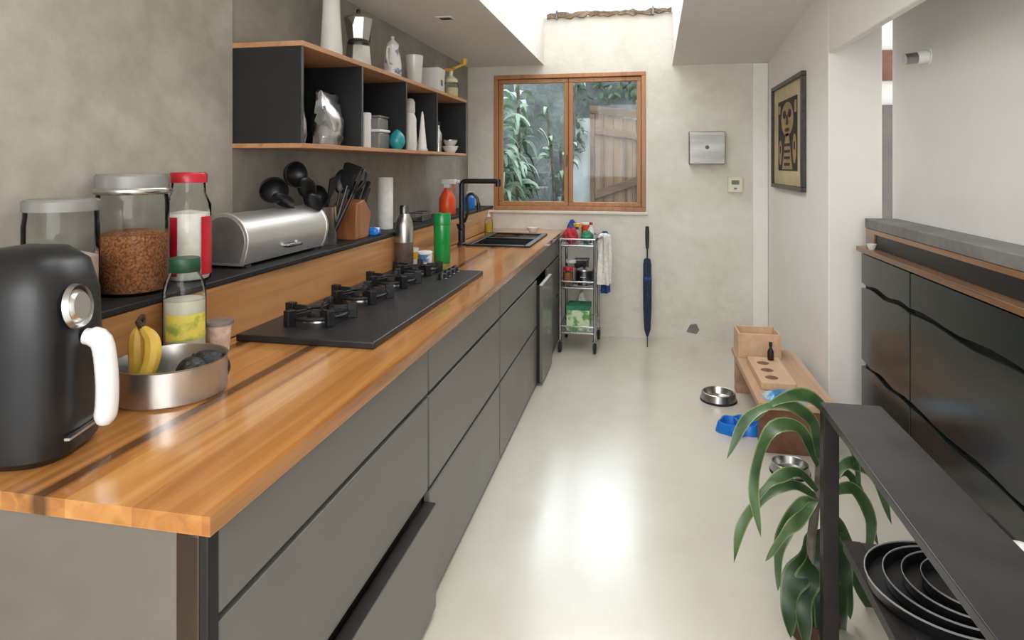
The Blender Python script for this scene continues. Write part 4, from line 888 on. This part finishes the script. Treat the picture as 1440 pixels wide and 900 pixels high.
LV=[([(1152,645,2.05),(1142,592,2.0),(1100,571,1.95),(1052,588,1.9),(1022,646,1.86)],.046,0),
([(1152,640,2.05),(1165,590,2.03),(1135,556,2.0),(1090,566,1.95),(1058,594,1.93)],.038,0),
([(1150,655,2.05),(1124,602,2.02),(1084,608,1.98),(1060,680,1.95),(1070,756,1.93)],.046,0),
([(1150,700,2.05),(1114,682,2.0),(1074,702,1.97),(1044,737,1.95),(1032,792,1.93)],.042,0),
([(1150,690,2.05),(1120,664,2.02),(1086,678,2.0),(1052,716,1.96)],.036,0),
([(1150,710,2.05),(1126,710,2.03),(1098,762,2.0),(1094,832,1.98)],.046,0),
([(1150,700,2.06),(1134,720,2.0),(1104,752,1.96),(1076,790,1.93)],.036,0),
([(1162,690,2.1),(1192,652,2.15),(1230,670,2.18),(1254,738,2.2)],.042,0),
([(1162,700,2.1),(1200,688,2.15),(1224,735,2.2),(1218,796,2.2)],.046,0),
([(1152,650,2.08),(1172,604,2.1),(1200,636,2.15),(1210,694,2.18)],.036,0),
([(1160,680,2.1),(1186,664,2.14),(1210,700,2.2),(1236,770,2.24)],.04,0),
([(1150,745,2.06),(1134,785,2.0),(1111,835,1.95),(1112,898,1.92)],.072,1),
([(1150,760,2.06),(1140,800,1.98),(1130,850,1.93),(1134,912,1.9)],.068,1),
([(1155,735,2.06),(1172,760,2.05),(1188,810,2.04),(1196,872,2.04)],.056,1),
([(1148,745,2.05),(1160,795,1.98),(1158,850,1.93),(1160,918,1.9)],.078,1),
([(1165,720,2.1),(1185,755,2.12),(1210,825,2.12),(1244,888,2.1)],.056,1),
([(1160,740,2.1),(1192,770,2.12),(1220,830,2.12),(1226,900,2.12)],.056,1),
([(1160,760,2.1),(1175,800,2.06),(1180,850,2.03),(1184,912,2.0)],.066,1)]
for k,(pts,w_,dk) in enumerate(LV):
    MB().leaf([loc(*q_) for q_ in pts],w_,random.uniform(-.3,.3),22,.22,nrm=NB if dk else NA,edge=True,wave=.4).build('leaf',M['leafdark'] if dk else M['leaf'],pl,normals=False,mat2=M['leafmid'] if dk else M['leafedge'])
# ---------------------------------------------------------------- light
wd=bpy.data.worlds.new('sky'); SC.world=wd; wd.use_nodes=True; nt=wd.node_tree; bg=nt.nodes['Background']
N=nt.nodes; K=nt.links
tc=N.new('ShaderNodeTexCoord'); nz=N.new('ShaderNodeTexNoise'); nz.inputs['Scale'].default_value=2
rp=N.new('ShaderNodeValToRGB'); rp.color_ramp.elements[0].color=(.94,.97,1,1); rp.color_ramp.elements[1].color=(.985,.99,1,1)
K.new(tc.outputs['Generated'],nz.inputs['Vector']); K.new(nz.outputs['Fac'],rp.inputs['Fac']); K.new(rp.outputs['Color'],bg.inputs['Color'])
# overcast sky with a brighter patch added beyond the yard for the floor glare
dt=N.new('ShaderNodeVectorMath'); dt.operation='DOT_PRODUCT'; sd=Vector((-.09,1.0,.63)).normalized(); dt.inputs[1].default_value=sd
K.new(tc.outputs['Generated'],dt.inputs[0])
mr=N.new('ShaderNodeMapRange'); mr.interpolation_type='SMOOTHSTEP'; mr.inputs['From Min'].default_value=math.cos(math.radians(18)); mr.inputs['From Max'].default_value=math.cos(math.radians(4)); mr.inputs['To Min'].default_value=1.4; mr.inputs['To Max'].default_value=7.0
K.new(dt.outputs['Value'],mr.inputs['Value']); K.new(mr.outputs['Result'],bg.inputs['Strength'])
def area(name,loc,rot,sx,sy,e,col=(1,1,1)):
    l=bpy.data.lights.new(name,'AREA'); l.shape='RECTANGLE'; l.size=sx; l.size_y=sy; l.energy=e; l.color=col
    o=bpy.data.objects.new(name,l); C.objects.link(o); o.location=loc; o.rotation_euler=rot; return o
area('skylight_daylight',(-.3,3.2,3.1),(0,0,0),1.0,4.2,25,(.985,.99,1))
area('yard_fill',(-.6,7.2,4.6),(0,0,0),4,2.6,125,(.975,.985,1))  # extra lamp added above the yard to brighten the view outside
area('room_fill',(.1,-1.6,2.0),(math.radians(75),0,0),2.6,1.6,58,(1,.99,.975))  # unseen fill lamp added behind the camera to brighten the room
SC.view_settings.view_transform='Standard'
SC.view_settings.look='None'
SC.view_settings.exposure=0.33
